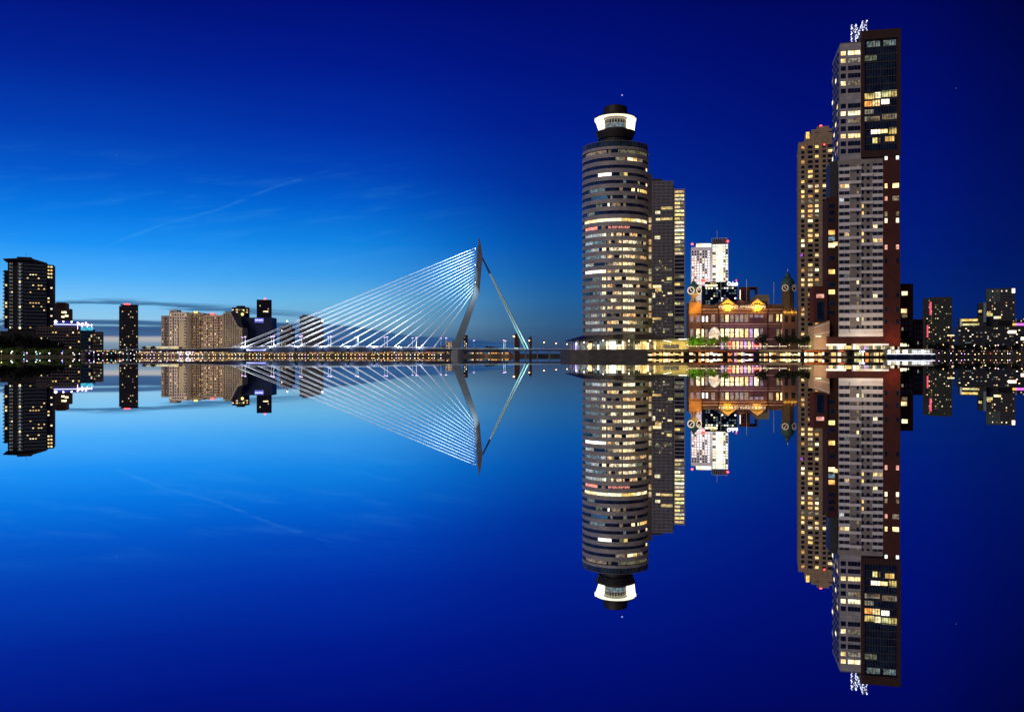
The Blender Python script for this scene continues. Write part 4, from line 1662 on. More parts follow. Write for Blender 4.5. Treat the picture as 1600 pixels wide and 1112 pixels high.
for cx_ in (1136.3, 1182.3):
    mb = MB()
    mb.prism([(S(cx_ - 11), ZZ(476)), (S(cx_ + 11), ZZ(476)), (S(cx_), ZZ(467.8))], -.9, 7)
    mb.lathe([(S(cx_ + 6) - S(cx_), ZZ(486)), (S(cx_ + 7) - S(cx_), ZZ(482)), (S(cx_ + 7) - S(cx_), ZZ(476.2))], 16, S(cx_), .2)
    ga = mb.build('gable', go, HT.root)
    mb = MB()
    for sg in (-1, 1):
        mb.prism([(S(cx_ + sg * 12.4), ZZ(476.6)), (S(cx_), ZZ(466.4)), (S(cx_), ZZ(467.6)), (S(cx_ + sg * 12.4), ZZ(477.8))][::sg], -1.5, 7.2)
    mb.box(S(cx_ - 11), S(cx_ + 11), -1.3, -.9, ZZ(477.4), ZZ(476.2))
    mb.build('gable_trim', hs, ga)
    mb = MB()
    for a in (-60, -20, 20, 60):
        r_ = S(cx_ + 7) - S(cx_) + .06
        mb.box(S(cx_) + r_ * math.sin(R(a)) - .3, S(cx_) + r_ * math.sin(R(a)) + .3, .2 - r_ * math.cos(R(a)) - .05, .2 - r_ * math.cos(R(a)) + .2, ZZ(481.5), ZZ(477.8))
    mb.build('window', YEL, ga)
    mb = MB()
    mb.box(S(cx_) - .5, S(cx_) + .5, -3.9, -3.3, ZZ(486.5), ZZ(485.5))
    mb.box(S(cx_) - .06, S(cx_) + .06, -3.3, 0, ZZ(486.3), ZZ(486))
    mb.build('floodlight', DKMET, HT.root)
    point((X(cx_, 424), 424 - 4.4, ZZ(483.6)), (1, .52, .03), 4400, .3)
lettering('sign_lettering', 'HOLLAND AMERIKA LIJN', 2.0, lampm('hotel_letters', (1, .72, .5), .45), HT.root, (S(1158), -1.75, ZZ(481.9)), S(1194) - S(1122), .08)
mb = MB()
mb.box(S(1121), S(1195), -1.72, -1.66, ZZ(482.2), ZZ(482.0))
for i in range(14):
    xx = S(1122 + i * 5.6)
    mb.tube((xx, -1.68, ZZ(482)), (xx, .0, ZZ(483.5)), .06, n=4)
mb.build('sign_frame', DKMET, HT.root)
rg = random.Random(17)
up = [(1111.3, 1117.2), (1126, 1131), (1133.5, 1138.6), (1141, 1146), (1149, 1154), (1156, 1161.2), (1163.3, 1169), (1171.3, 1176.5), (1179, 1185), (1186.5, 1192.4)]
pale = lit('light_curtain', (.82, .66, .62), .42, .5, .9)
palev = lit('light_curtain_violet', (.62, .52, .78), .5, .5, .9)
for i, (a, c) in enumerate(up):
    dep = .8 if a < 1124 else 0
    mt = pale if i < 7 else palev
    if i == 2:
        mt = CREAM
    HT.winp(a, c, 491.5, 502.8 if i < 7 else 496, mt, dep, 0, .16)
for a, c, mt in ((1097, 1100, WHITE), (1103, 1106, WHITE), (1201.3, 1207.3, pale), (1213, 1216.5, YEL), (1219.5, 1222.8, CREAM)):
    HT.winp(a, c, 494 if a < 1110 else 491, 502.5, mt, .8, 0, .16)
low = [(1126, 1130.5, CREAM), (1133.3, 1139.6, CREAM), (1141.4, 1146.4, CREAM), (1149, 1154, CREAM), (1155.6, 1161.5, WARM), (1164, 1169, WARM), (1171.3, 1176, PURPLE), (1178.6, 1185, CREAM), (1187.4, 1192, palev)]
for a, c, mt in low:
    HT.winp(a, c, 513.4, 519, mt, 0, 0, .16)
    HT.winp(a, c, 519.6, 527, mt, 0, 0, .16)
for a, c, mt in ((1096.5, 1099.5, CREAM), (1101.5, 1105.5, pale), (1213.5, 1217.5, DIM), (1220, 1223, pale)):
    HT.winp(a, c, 514, 527, mt, .8, 0, .16)
for i in range(12):
    a = 1126.5 + i * 6
    HT.winp(a, a + 4, 533, 545, rg.choice([PURPLE, PINK, WARM, DIM, PURPLE]), 0, 0, .1)
HT.flush()
mb = MB()
mb.prism([(S(1107.5), ZZ(529)), (S(1110), ZZ(530.5)), (S(1122), ZZ(530.5)), (S(1124.4), ZZ(529)), (S(1124.4), ZZ(520)), (S(1120.5), ZZ(513)), (S(1116), ZZ(511)), (S(1111.5), ZZ(513)), (S(1107.5), ZZ(520))][::1], -1.2, .1)
mb.build('entrance_canopy', lit('canopy_white', (1, .93, .84), 1.15, .5, .5), HT.root)
mb = MB()
for a, c in ((1137, 1143), (1176.5, 1183.5)):
    mb.box(S(a), S(c), -.9, -.1, ZZ(543.5), ZZ(533.8))
mb.build('red_banner', lit('banner_red', (1, .12, .08), .9, .4), HT.root)
# side towers
for cx_, hw, bright in ((1085.3, 9.6, 1), (1233, 10.6, 0)):
    x0, x1 = S(cx_ - hw), S(cx_ + hw)
    xm, hwm = (x0 + x1) / 2, (x1 - x0) / 2
    mb = MB()
    ztop = ZZ(473 if bright else 485.5)
    mb.box(x0, x1, -1.2, -1.2 + hwm * 2, GZ, ztop)
    # stepped battlements
    for i in range(4):
        xx = x0 + (x1 - x0) * (i + .25) / 4
        mb.box(xx, xx + (x1 - x0) / 8, -1.25, -.6, ztop, ztop + 1.1)
    mb.box(x0 - .25, x1 + .25, -1.5, -1.2, ZZ(490), ZZ(488.6))
    tw = mb.build('clock_tower', go if False else wall('tower_stone', (.17, .09, .06), .8, .15, .4, (1.1, .4)), HT.root)
    for (a, c) in ((.12, .36), (.6, .88)):
        for y0, y1, mt in ((493.5, 503, palev if bright else DARK), (514, 528, CREAM if bright and a > .5 else (pale if bright else DARK))):
            mb = MB()
            mb.box(x0 + (x1 - x0) * a, x0 + (x1 - x0) * c, -1.32, -1.18, ZZ(y1), ZZ(y0))
            mb.build('window', mt, tw)
    cyy = -1.2 + hwm
    dt = 436.5 if bright else 423.5
    ds = 458 if bright else 454
    H = ds - dt
    mb = MB()
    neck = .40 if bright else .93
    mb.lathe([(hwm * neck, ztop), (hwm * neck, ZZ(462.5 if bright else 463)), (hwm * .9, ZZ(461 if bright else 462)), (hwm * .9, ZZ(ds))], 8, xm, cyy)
    mb.build('drum', wall('drum_stone' if bright else 'drum_unlit', (.34, .25, .14) if bright else (.05, .04, .03), .8, .2), tw)  # right drum is unlit: its shade is put into a darker stone colour
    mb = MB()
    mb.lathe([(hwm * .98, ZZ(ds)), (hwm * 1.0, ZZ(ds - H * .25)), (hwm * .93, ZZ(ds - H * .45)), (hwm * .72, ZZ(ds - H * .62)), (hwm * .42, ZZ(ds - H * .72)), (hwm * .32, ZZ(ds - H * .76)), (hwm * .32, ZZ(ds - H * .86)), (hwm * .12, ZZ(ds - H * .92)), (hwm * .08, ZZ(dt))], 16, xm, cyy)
    dm = mb.build('dome', cop if bright else wall('unlit_copper', (.025, .07, .06), .6, .35, .5), tw)  # same copper on the right dome, darkened in colour to look unlit
    mb = MB()
    mb.tube((xm, cyy, ZZ(dt)), (xm, cyy, ZZ(dt - 5)), .14, .05, n=6)
    mb.ball((xm, cyy, ZZ(dt - 1)), .35)
    mb.build('finial', wall('finial_metal', (.5, .5, .52), .3, .1), dm)
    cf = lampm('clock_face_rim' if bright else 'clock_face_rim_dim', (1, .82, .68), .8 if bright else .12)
    for sg in (-1, 1):
        ck = MB()
        ang = R(36) * sg
        rr_ = hwm * (.62 if bright else .5)
        cc = Vector((xm + math.sin(ang) * hwm * 1.12, cyy - math.cos(ang) * hwm * 1.12, ZZ(ds - 4)))
        ux = Vector((math.cos(ang), math.sin(ang), 0))
        uz = Vector((0, 0, 1))
        nn_ = Vector((math.sin(ang), -math.cos(ang), 0))

        def disc(r0, r1, off, th, mi, a0=0, a1=360, k=32):
            vs_, fs_ = [], []
            for i in range(k + 1):
                a = R(a0 + (a1 - a0) * i / k)
                e = ux * math.cos(a) + uz * math.sin(a)
                vs_ += [cc + e * r0 + nn_ * off, cc + e * r1 + nn_ * off, cc + e * r1 + nn_ * (off + th), cc + e * r0 + nn_ * (off + th)]
            for i in range(k):
                for q in range(4):
                    fs_.append((i * 4 + q, i * 4 + (q + 1) % 4, i * 4 + 4 + (q + 1) % 4, i * 4 + 4 + q))
            ck.add(vs_, fs_, mi)
        disc(.01, rr_ * .98, -.25, .2, 0)
        for h_ in range(12):
            disc(rr_ * .74, rr_ * 1.02, -.04, .08, 1, h_ * 30 + 4, h_ * 30 + 26, 3)
        for a, L in ((118, .62), (-40 if sg < 0 else 95, .5)):
            e = ux * math.cos(R(a)) + uz * math.sin(R(a))
            p = e.cross(nn_) * .14
            c0 = cc + nn_ * .0
            ck.add([c0 - p, c0 + p, c0 + p + e * rr_ * L, c0 - p + e * rr_ * L, c0 - p + nn_ * .06, c0 + p + nn_ * .06, c0 + p + e * rr_ * L + nn_ * .06, c0 - p + e * rr_ * L + nn_ * .06],
                   [(0, 1, 2, 3), (7, 6, 5, 4), (0, 4, 5, 1), (1, 5, 6, 2), (2, 6, 7, 3), (3, 7, 4, 0)], 1)
        ck.build('clock_face', [wall('clock_black', (.03, .012, .01), .6, .2), cf], tw)
    if bright:
        point((X(cx_, 424) - 1.4, 424 - 3.8, ZZ(486)), (1, .55, .04), 1500, .3)
        point((X(cx_, 424) + 1.2, 424 - 3.8, ZZ(480)), (1, .55, .04), 1300, .3)
        point((X(cx_, 424) + 2, 424 - 5, ZZ(476)), (1, .55, .1), 1600, .3)
        point((X(cx_, 424), 424 - 6, ZZ(464)), (.9, .75, .55), 700, .3)
    else:
        mb = MB()
        for i in range(4):
            xx = x0 + (x1 - x0) * (i + .15) / 4
            mb.box(xx, xx + (x1 - x0) / 5, -1.9, -1.4, ZZ(490.2), ZZ(486 + (i % 2)))
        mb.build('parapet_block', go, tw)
        point((X(cx_, 424) - 1.5, 424 - 5, ZZ(488)), (1, .60, .05), 420, .3)
        point((X(cx_, 424) + 2, 424 - 5, ZZ(488)), (1, .58, .07), 320, .3)
for i, (px, py, d) in enumerate(((1158.3, 436.5, 440), (1199.8, 440.5, 440), (1119, 441, 440))):
    t = thing('flagpole', f"{['left', 'right', 'short far left'][i]} thin white flagpole rising above the hotel roof", 'flagpole', (X(px, d), d - 10, ZZ(475) - 1), 0, 'flagpoles on the hotel')
    mb = MB()
    mb.tube((0, 0, 0), (0, 0, Z(py, d - 10) - ZZ(475) + 1), .14, .07, n=6)
    mb.build('pole', wall('flagpole_white', (.6, .62, .65), .4, .05), t)
for px, c, w_ in ((1100, (1, .75, .6), 420), (1130, (.95, .58, .85), 420), (1150, (.72, .45, 1), 900), (1168, (.72, .42, 1), 900), (1188, (.9, .55, .8), 420), (1212, (1, .6, .6), 350)):
    point((X(px, 416), 416.5, GZ + 1), c, w_ * 1.9, .4)
point((X(1160, 416), 413, ZZ(508)), (.8, .45, .9), 3000, .5)

# ------------------------------------------------------------------ simple blocks for the distant skylines


def block(name, label, cat, p0, p1, top, d, depth, mat, steps=(), nx=6, ny=8, y0=None, y1=None, lp=.2, pal=None, fill=(.46, .38), gz=GZ, group=None, dark=DARK, seed=1, yaw=0):
    b_ = B(name, label, cat, p0, d, yaw, group)
    b_.box('wall', mat, p0, p1, top, None, 0, depth)
    for a, c, t_ in steps:
        b_.box('upper_storey', mat, a, c, t_, top - .05, depth * .1, depth * .7)
    b_.grid(p0 + .6, p1 - .6, y0 or top + 2, y1 or 545, nx, ny, fill, lp, pal, rng=random.Random(seed), dark=dark, fr=.08)
    return b_


dkb = wall('dark_tower_panel', (.022, .022, .028), .6, .25, .1)
brn = wall('brown_brick_far', (.085, .05, .035), .8, .2, .1)
# right skyline
gr = wall('green_grid_panel', (.035, .045, .035), .7, .3, .2, (1.6, 1.6))
K1 = block('green_grid_tower', 'dark green grid tower with a red lit strip, standing apart right of the brick warehouse', 'tower block', 1443, 1488, 466, 760, 24, gr, ((1452, 1486, 464.5),), 13, 22, lp=.2, pal=[CREAM, DIMG, yg, WHITE, DIMG], seed=4, yaw=24)
mb = MB()
mb.box(K1.S(1452.5), K1.S(1455.5), -.4, -.13, K1.Z(492), K1.Z(472))
mb.build('red_light_strip', lampm('strip_crimson', (.9, .02, .1), 1.0), K1.root)
mb = MB()
mb.box(K1.S(1448), K1.S(1450.5), -.4, -.13, K1.Z(527), K1.Z(508))
mb.build('red_light_strip', lampm('strip_crimson', (.9, .02, .1), 1.0), K1.root)
mb = MB()
mb.box(K1.S(1443) - 1, K1.S(1447), -2.5, -.1, K1.Z(545), K1.Z(495))
mb.build('side_stair', dkb, K1.root)
K1.flush()
K2 = block('glass_topped_tower', 'dark square tower with greenish glazed upper corner, rightmost tall block', 'tower block', 1541, 1586, 451, 740, 26, dkb, (), 12, 20, lp=.15, pal=[CREAM, WHITE, GREENW, YEL], seed=6, yaw=27)
mb = MB()
for i in range(11):
    xx = K2.S(1542 + i * 2)
    mb.box(xx - .2, xx + .2, -.5, -.12, K2.Z(472), K2.Z(452))
mb.build('fin_row', wall('fin_teal', (.10, .18, .17), .5, .1), K2.root)
K2.winp(1541.5, 1551, 489, 494, yg, -.1)
K2.winp(1553, 1564, 494.5, 498, CREAM, -.1)
K2.winp(1581, 1586, 452, 459, WHITE, -.1)
K2.flush()
K3 = block('stepped_glass_office', 'stepped dark office with a yellow lit top floor and pale vertical shaft', 'office block', 1499, 1541, 497, 720, 30, dkb, ((1529, 1541, 473),), 10, 10, lp=.08, pal=[CREAM, DIM, WHITE], seed=8, yaw=25)
K3.winp(1503, 1528, 498.5, 502, YEL, -.15)
K3.winp(1504, 1530, 505.5, 508.5, yg, -.15)
K3.winp(1500, 1503, 498, 510, pale, -.15)
mb = MB()
mb.box(K3.S(1536.5), K3.S(1540.8), -1.2, -.1, K3.Z(504), K3.Z(473.5))
mb.build('pale_shaft', wall('pale_shaft', (.2, .3, .33), .5, .1), K3.root)
K3.winp(1529, 1534, 485, 489, yg, -.15)
K3.flush()
K4 = block('waterfront_office', 'long black waterfront office with scattered white windows on far right', 'office block', 1497, 1602, 510, 640, 30, wall('black_panel', (.010, .011, .013), .5, .3), (), 30, 10, y1=543, lp=.18, pal=[WHITE, GREENW, CREAM, DIMB, DIMB], seed=12, fill=(.7, .45), yaw=22)
K4.winp(1575, 1588, 517, 521.5, WHITE, -.1)
K4.winp(1595, 1600, 527, 532, WHITE, -.1)
K4.flush()
K5 = block('violet_lit_roof_block', 'low block with orange to violet lit parapet at far right edge', 'office block', 1581, 1606, 500, 700, 20, dkb, (), 6, 2, y0=497, y1=503, lp=.4, pal=[CREAM], seed=3)
mb = MB()
mb.box(K5.S(1582), K5.S(1588), -.6, -.15, K5.Z(508.5), K5.Z(505))
mb.build('orange_strip', lampm('strip_orange', (1, .4, .05), 1.5), K5.root)
mb = MB()
mb.box(K5.S(1588), K5.S(1606), -.6, -.15, K5.Z(508.5), K5.Z(505))
mb.build('violet_strip', lampm('strip_violet', (.75, .1, 1), 1.5), K5.root)
K5.flush()
K6 = block('small_lit_block', 'small block with two yellow lit floors beside the green grid tower', 'office block', 1479, 1493, 522, 700, 16, dkb, (), 3, 4, lp=.25, pal=[CREAM, YEL], seed=5, yaw=25)
K6.winp(1480.5, 1491.5, 523, 525, CREAM, -.1)
K6.winp(1487, 1497, 540, 543.5, YEL, -.1)
K6.flush()

# left cluster
L1 = B('residential_tower', 'dark residential tower with swept roof line and white balcony stack at far left', 'skyscraper', 12, 700, -24)
lt = wall('left_tower_brick', (.035, .024, .026), .8, .25, .1)
lt2 = wall('left_tower_glass', (.022, .03, .034), .5, .25, .1)
L1.box('wall', lt, 12, 36, 403.5, 520, 0, 22)
L1.box('front_wall', lt2, 36.1, 73, 409, 520, -2, 26)
L1.box('side_wall', lt, 73.1, 84, 413.5, 520, -1, 20)
L1.box('rear_wing', lt2, 6.5, 12, 422, 512, 2, 16)
mb = MB()
mb.prism([(L1.S(5), L1.Z(405.8)), (L1.S(26), L1.Z(405)), (L1.S(50), L1.Z(406.5)), (L1.S(73), L1.Z(412.5)), (L1.S(73), L1.Z(408.8)), (L1.S(50), L1.Z(402.8)), (L1.S(26), L1.Z(403.4)), (L1.S(5), L1.Z(405))], -3.5, 24)
mb.box(L1.S(26), L1.S(49), 2, 16, L1.Z(404), L1.Z(400))
mb.build('roof', dkb, L1.root)
mb = MB()
for i in range(19):
    z_ = L1.Z(412 + i * 5.55)
    mb.box(L1.S(28), L1.S(36), -2.8, 0, z_ - .3, z_ + .9)
mb.build('balcony_stack', wall('balcony_white', (.30, .34, .40), .5, .1), L1.root)
mb = MB()
for i in range(16):
    z_ = L1.Z(424 + i * 5.55)
    mb.box(L1.S(4), L1.S(7.5), 1, 6, z_ - .25, z_ + .6)
mb.build('side_balcony', wall('balcony_teal', (.12, .22, .24), .5, .1), L1.root)
mb = MB()
for i in range(19):
    z_ = L1.Z(413 + i * 5.55)
    mb.box(L1.S(37), L1.S(73), -2.7, -2, z_ - .15, z_ + .35)
mb.build('balcony_rail', wall('rail_grey', (.17, .22, .23), .5, .1), L1.root)
rg = random.Random(41)
for j in range(19):
    y0 = 410.5 + j * 5.55
    hot = {3: .6, 6: .45, 7: .35, 11: .6, 12: .25}.get(j, .07)
    for i in range(7):
        a = 42 + i * 4.3
        if a > 65:
            hot2 = .2
        else:
            hot2 = hot
        L1.winp(a, a + 2.5, y0, y0 + 2.3, rg.choice([CREAM, WARM, YEL]) if rg.random() < hot2 else DARK, -2, 0, .05)
    for a in (74.5, 79):
        L1.winp(a, a + 2.8, y0 + 3, y0 + 5.2, rg.choice([CREAM, WARM, YEL]) if (rg.random() < (.85 if j < 4 else .25)) else DARK, -1, 0, .05)
    for a in (15, 18):
        L1.winp(a, a + 1.6, y0, y0 + 2.5, CREAM if rg.random() < .12 else DIMB, 0, 0, .05)
    for a in (29.5,):
        L1.winp(a, a + 3, y0, y0 + 3.4, CREAM if rg.random() < .2 else DIMB, -2.82, 0, .02)
    if j > 3:
        L1.win(L1.S(8, 2), L1.S(11, 2), L1.Z(y0 + 3), L1.Z(y0), 2, WARM if rg.random() < .3 else DARK, None, .05)
L1.flush()
mb = MB()
mb.tube((L1.S(39), 8, L1.Z(400)), (L1.S(39), 8, L1.Z(395)), .12)
mb.box(L1.S(39), L1.S(41), 7.95, 8.05, L1.Z(394.6), L1.Z(393.8))
mb.build('mast', POLE, L1.root)
L1.box('podium', wall('podium_brick', (.03, .026, .024), .8, .25), 0, 60, 517, None, -6, 36)

L2 = block('apartment_block', 'stepped dark apartment block behind right shoulder of the far left tower', 'apartment block', 83, 112, 482, 900, 22, brn, ((85, 107, 473.5), (88, 103, 472.2)), 7, 9, y1=518, lp=.12, seed=2, yaw=-24)
for a, c, y0 in ((96, 104, 486), (96, 101, 493), (101.5, 107, 491.5)):
    L2.winp(a, c, y0, y0 + 3, CREAM, -.1)
L2.flush()
L3 = block('blue_lit_terrace_block', 'mid-rise block with blue lit roof terrace below the far left tower', 'apartment block', 57, 126, 509.5, 640, 24, wall('olive_brick', (.12, .09, .055), .8, .3), (), 15, 7, y0=512, lp=.16, pal=[WARM, CREAM, YEL, DIM], seed=14, fill=(.5, .5), yaw=-22)
mb = MB()
mb.box(L3.S(85), L3.S(124), .5, 6, L3.Z(509.4), L3.Z(501))
mb.build('roof_terrace', lit('terrace_blue', (.03, .05, .6), .45, .5, .2), L3.root)
mb = MB()
mb.box(L3.S(84), L3.S(124), -.6, .4, L3.Z(507), L3.Z(505.6))
mb.build('light_strip', lampm('strip_pale', (.75, .8, 1), 1.3), L3.root)
mb = MB()
for px, py, r_ in ((87, 502, .9), (99, 501.8, .5), (112, 502, .5)):
    mb.ball((L3.S(px), -.3, L3.Z(py)), r_)
mb.build('lamp', LAMPW, L3.root)
mb = MB()
for i in range(6):
    z_ = L3.Z(515.6 + i * 4.9)
    mb.box(L3.S(57), L3.S(126), -.8, -.12, z_ - .22, z_ + .22)
mb.build('balcony_band', wall('rail_pale', (.22, .22, .22), .5, .1), L3.root)
L3.flush()
L4 = block('blue_roofed_glass_block', 'glass block topped by a glowing cyan and violet rooftop bar', 'office block', 126, 145, 514, 630, 18, wall('teal_grey', (.03, .055, .065), .5, .2), (), 6, 5, lp=.12, pal=[CREAM, YEL], seed=9, fill=(.75, .7), dark=BLUEG, yaw=-20)
mb = MB()
mb.box(L4.S(126.5), L4.S(144.5), -.4, 6, L4.Z(516), L4.Z(511))
mb.build('cyan_lantern', lit('cyan_light', (.05, .5, 1), 1.5, .5, .6), L4.root)
mb = MB()
for px, py, r_ in ((121, 504, .5), (123, 506, .6), (128.5, 505.5, .6), (134, 504.5, .6), (138, 507.5, .5), (125, 507, .4)):
    mb.ball((L4.S(px), 1, L4.Z(py)), r_)
mb.tube((L4.S(120), 1, L4.Z(507.6)), (L4.S(144), 1, L4.Z(507.6)), .15)
for px in (121, 128, 136, 143):
    mb.tube((L4.S(px), 1, L4.Z(514)), (L4.S(px), 1, L4.Z(506)), .1)
mb.build('violet_lights', LAMPP, L4.root)
L4.flush()
L5 = block('grey_balcony_block', 'small grey block with pale balcony bands right of the cyan topped block', 'apartment block', 145.5, 160, 518, 630, 16, wall('grey_render_dark', (.06, .055, .05), .7, .2), (), 4, 5, lp=.22, pal=[CREAM, WARM], seed=19, fill=(.6, .45), yaw=-22)
mb = MB()
for i in range(5):
    z_ = L5.Z(522 + i * 5.4)
    mb.box(L5.S(145.5), L5.S(160), -.9, -.12, z_ - .2, z_ + .3)
mb.build('balcony_band', wall('rail_pale', (.22, .22, .22), .5, .1), L5.root)
L5.flush()
L6 = block('slab_tower', 'lone dark slab tower with a red roof light between left cluster and cream blocks', 'tower block', 186, 216, 478, 1200, 24, dkb, ((190.5, 214.5, 475.5),), 9, 15, lp=.14, pal=[CREAM, WARM, YEL, DIM], seed=23, fill=(.5, .36), yaw=-23)
mb = MB()
mb.box(L6.S(188), L6.S(216.6), -.8, 24, L6.Z(476.4), L6.Z(475.6))
mb.build('roof', dkb, L6.root)
mb = MB()
for px in (195, 198.5, 202):
    mb.ball((L6.S(px), -.8, L6.Z(475)), 1.0)
mb.build('beacon', LAMPR, L6.root)
L6.flush()
# cream and brown blocks
cream = wall('cream_concrete', (.56, .48, .42), .8, .12, .1)
brown = wall('tan_brown_concrete', (.38, .29, .22), .8, .15, .1)
dtan = wall('dark_tan_concrete', (.22, .185, .15), .8, .15, .1)
N1 = block('cream_balcony_block', 'cream slab block with stacked balconies, left end of the long pale row', 'apartment block', 252, 264, 493, 1192, 24, cream, (), 4, 11, lp=.08, seed=31, fill=(.5, .35), yaw=-19)
N1.flush()
N2 = block('cream_lift_block', 'tall cream slab with bright bare lift shaft, in the pale row', 'apartment block', 264.2, 292, 487.5, 1172, 24, cream, ((265, 276, 484),), 7, 12, lp=.10, seed=32, fill=(.5, .35))
mb = MB()
mb.box(N2.S(281), N2.S(288), -1.5, -.12, GZ, N2.Z(501))
mb.build('lift_shaft', wall('lift_cream', (.42, .36, .26), .8, .08), N2.root)
mb = MB()
mb.box(N2.S(273.5), N2.S(276.5), -.3, .2, N2.Z(486.5), N2.Z(483.5))
mb.build('light_panel', DIMB, N2.root)
N2.flush()
N3 = block('brown_yellow_light_block', 'brown slab block with a yellow light on its roof', 'apartment block', 292.2, 318, 489, 1190, 24, brown, ((300, 308, 487.5),), 8, 12, lp=.20, pal=[CREAM, WARM, YEL], seed=33, fill=(.5, .36))
mb = MB()
mb.box(N3.S(303), N3.S(308), -.5, 2, N3.Z(488.6), N3.Z(486.4))
mb.build('roof_light', lampm('roof_yellow', (1, .85, .1), 2), N3.root)
N3.flush()
N4 = block('brown_red_sign_block', 'brown slab block with a small red light box on its roof', 'apartment block', 318.2, 348, 492, 1176, 24, brown, ((322, 330, 489.5),), 9, 12, lp=.28, pal=[WARM, YEL, CREAM, PINK], seed=34, fill=(.55, .36))
mb = MB()
mb.box(N4.S(328.5), N4.S(335), -.5, 2, N4.Z(492), N4.Z(488.8))
mb.build('roof_light', lampm('roof_red', (1, .02, .08), 1.2), N4.root)
N4.flush()
for bb, cols__ in ((N1, (258.5,)), (N2, (270.5, 278, 290.5)), (N3, (299, 306, 313)), (N4, (324, 333, 341))):
    mb = MB()
    for c_ in cols__:
        mb.box(bb.S(c_), bb.S(c_ + 1.1), -.35, -.18, GZ, bb.Z(495))
    mb.build('recess_shade_strip', wall('recess_shade_grey', (.06, .055, .055), .8, .2), bb.root)  # dark strips painting the shade of recesses onto the flat fronts
for px_, w_ in ((262, 20000), (284, 34000), (310, 12000), (336, 12000), (364, 12000)):
    point((X(px_, 1122), 1122, 22), (1, .84, .66), w_, 1.0)  # added fill light to brighten the pale blocks, no lamp stands there
N5 = B('slant_roofed_office', 'grey tan office with steep diagonal roof edge and punched square windows', 'office block', 348.5, 1160, 0)
mb = MB()
N5z = N5.Z
mb.prism([(N5.S(348.5), GZ), (N5.S(378.5), GZ), (N5.S(378.5), N5z(512)), (N5.S(372), N5z(510)), (N5.S(360), N5z(486.5)), (N5.S(351.5), N5z(486.5)), (N5.S(351.5), N5z(489)), (N5.S(348.5), N5z(489))], 0, 24)
mb.build('wall', dtan, N5.root)
for j in range(15):
    for i in range(8):
        p0 = 350 + i * 3.5
        y0 = 491 + j * 3.5
        if p0 + 2 > 360 + (y0 - 486.5) * .5:
            continue
        N5.winp(p0, p0 + 1.7, y0, y0 + 1.7, DARK, 0, 0, .02)
N5.flush()
N6 = B('round_cornered_tower', 'dark rounded tower with a bright yellow corner light behind the slanted roof', 'tower block', 362, 1215, 0)
mb = MB()
r_ = (N6.S(385.5) - N6.S(359)) / 2
xm = (N6.S(385.5) + N6.S(359)) / 2
mb.lathe([(r_, GZ), (r_, N6.Z(480)), (r_ * .9, N6.Z(479.8)), (r_ * .5, N6.Z(479.5)), (r_ * .5, N6.Z(477.2))], 24, xm, r_)
mb.build('wall', dkb, N6.root)
rg = random.Random(51)
for j in range(9):
    for i in range(8):
        a = -70 + i * 18
        if rg.random() < (.6 if j < 1 else .28):
            mb = MB()
            mb.arc(r_, r_ + .15, N6.Z(484.6 + j * 3.7), N6.Z(483 + j * 3.7), a, a + 13, xm, r_)
            mb.build('window', rg.choice([CREAM, DIM, WARM]), N6.root)
mb = MB()
mb.ball((N6.S(379), -1, N6.Z(491)), 1.9)
mb.ball((N6.S(381), -1, N6.Z(484.5)), 1.0)
mb.build('yellow_light', lampm('floor_yellow', (1, .9, .25), 2), N6.root)
N7 = block('blue_glass_office', 'wide dark blue glass office with a small glowing blue sign', 'office block', 378, 425, 496, 1190, 24, wall('navy_glass', (.008, .018, .07), .35, .3, .1), (), 14, 9, lp=.01, seed=52, dark=BLUEG)
mb = MB()
for i, (w_, h_) in enumerate(((1.0, 1.6), (1.2, 1.2), (.6, 2), (1.3, 1.2), (1.1, 1.2), (1.2, 1.2), (.9, 1.5))):
    x0 = N7.S(399) + i * 1.5
    mb.box(x0, x0 + w_, -.6, -.12, N7.Z(500.8), N7.Z(500.8) + h_)
mb.build('sign_lettering', lampm('sign_blue', (.2, .25, 1), 5), N7.root)
mb = MB()
mb.box(N7.S(398), N7.S(412), -.4, -.12, N7.Z(504), N7.Z(497))
mb.build('sign_panel', lampm('sign_blue_wash', (.01, .02, .8), .55), N7.root)
N7.flush()
N8 = block('red_beacon_tower', 'tallest dark tower with a red roof light, behind the blue glass office', 'tower block', 401, 424.5, 468, 1260, 22, wall('purple_black_panel', (.018, .012, .022), .5, .3), (), 7, 10, y1=520, lp=.10, pal=[CREAM, PINK, WARM], seed=55, yaw=-15)
N8.winp(411, 419, 485.5, 487.5, CREAM, -.1)
mb = MB()
mb.ball((N8.S(414), 2, N8.Z(466.8)), 1.3)
mb.build('beacon', LAMPR, N8.root)
N8.flush()
N9 = B('spired_hall', 'small dark stepped hall with a lit spire behind the stays', 'hall', 438, 1200, 0)
mb = MB()
mb.prism([(N9.S(437), GZ), (N9.S(456), GZ), (N9.S(456), N9.Z(513)), (N9.S(453), N9.Z(510)), (N9.S(450), N9.Z(507)), (N9.S(444), N9.Z(507)), (N9.S(441), N9.Z(510)), (N9.S(438), N9.Z(512))], 0, 18)
mb.build('wall', dkb, N9.root)
mb = MB()
mb.tube((N9.S(446.5), 8, N9.Z(507.2)), (N9.S(446.5), 8, N9.Z(502)), .7, .2)
sp_ = mb.build('spire', DKMET, N9.root)
mb = MB()
mb.ball((N9.S(446.5), 8, N9.Z(501.3)), .8)
mb.build('lamp', LAMPW, sp_)
N9.grid(439, 455, 514, 540, 6, 6, (.5, .4), .08)
N9.flush()
N10 = B('grey_sloped_office', 'grey office with gently sloping roof seen through the bridge stays', 'office block', 468, 1185, -12)
mb = MB()
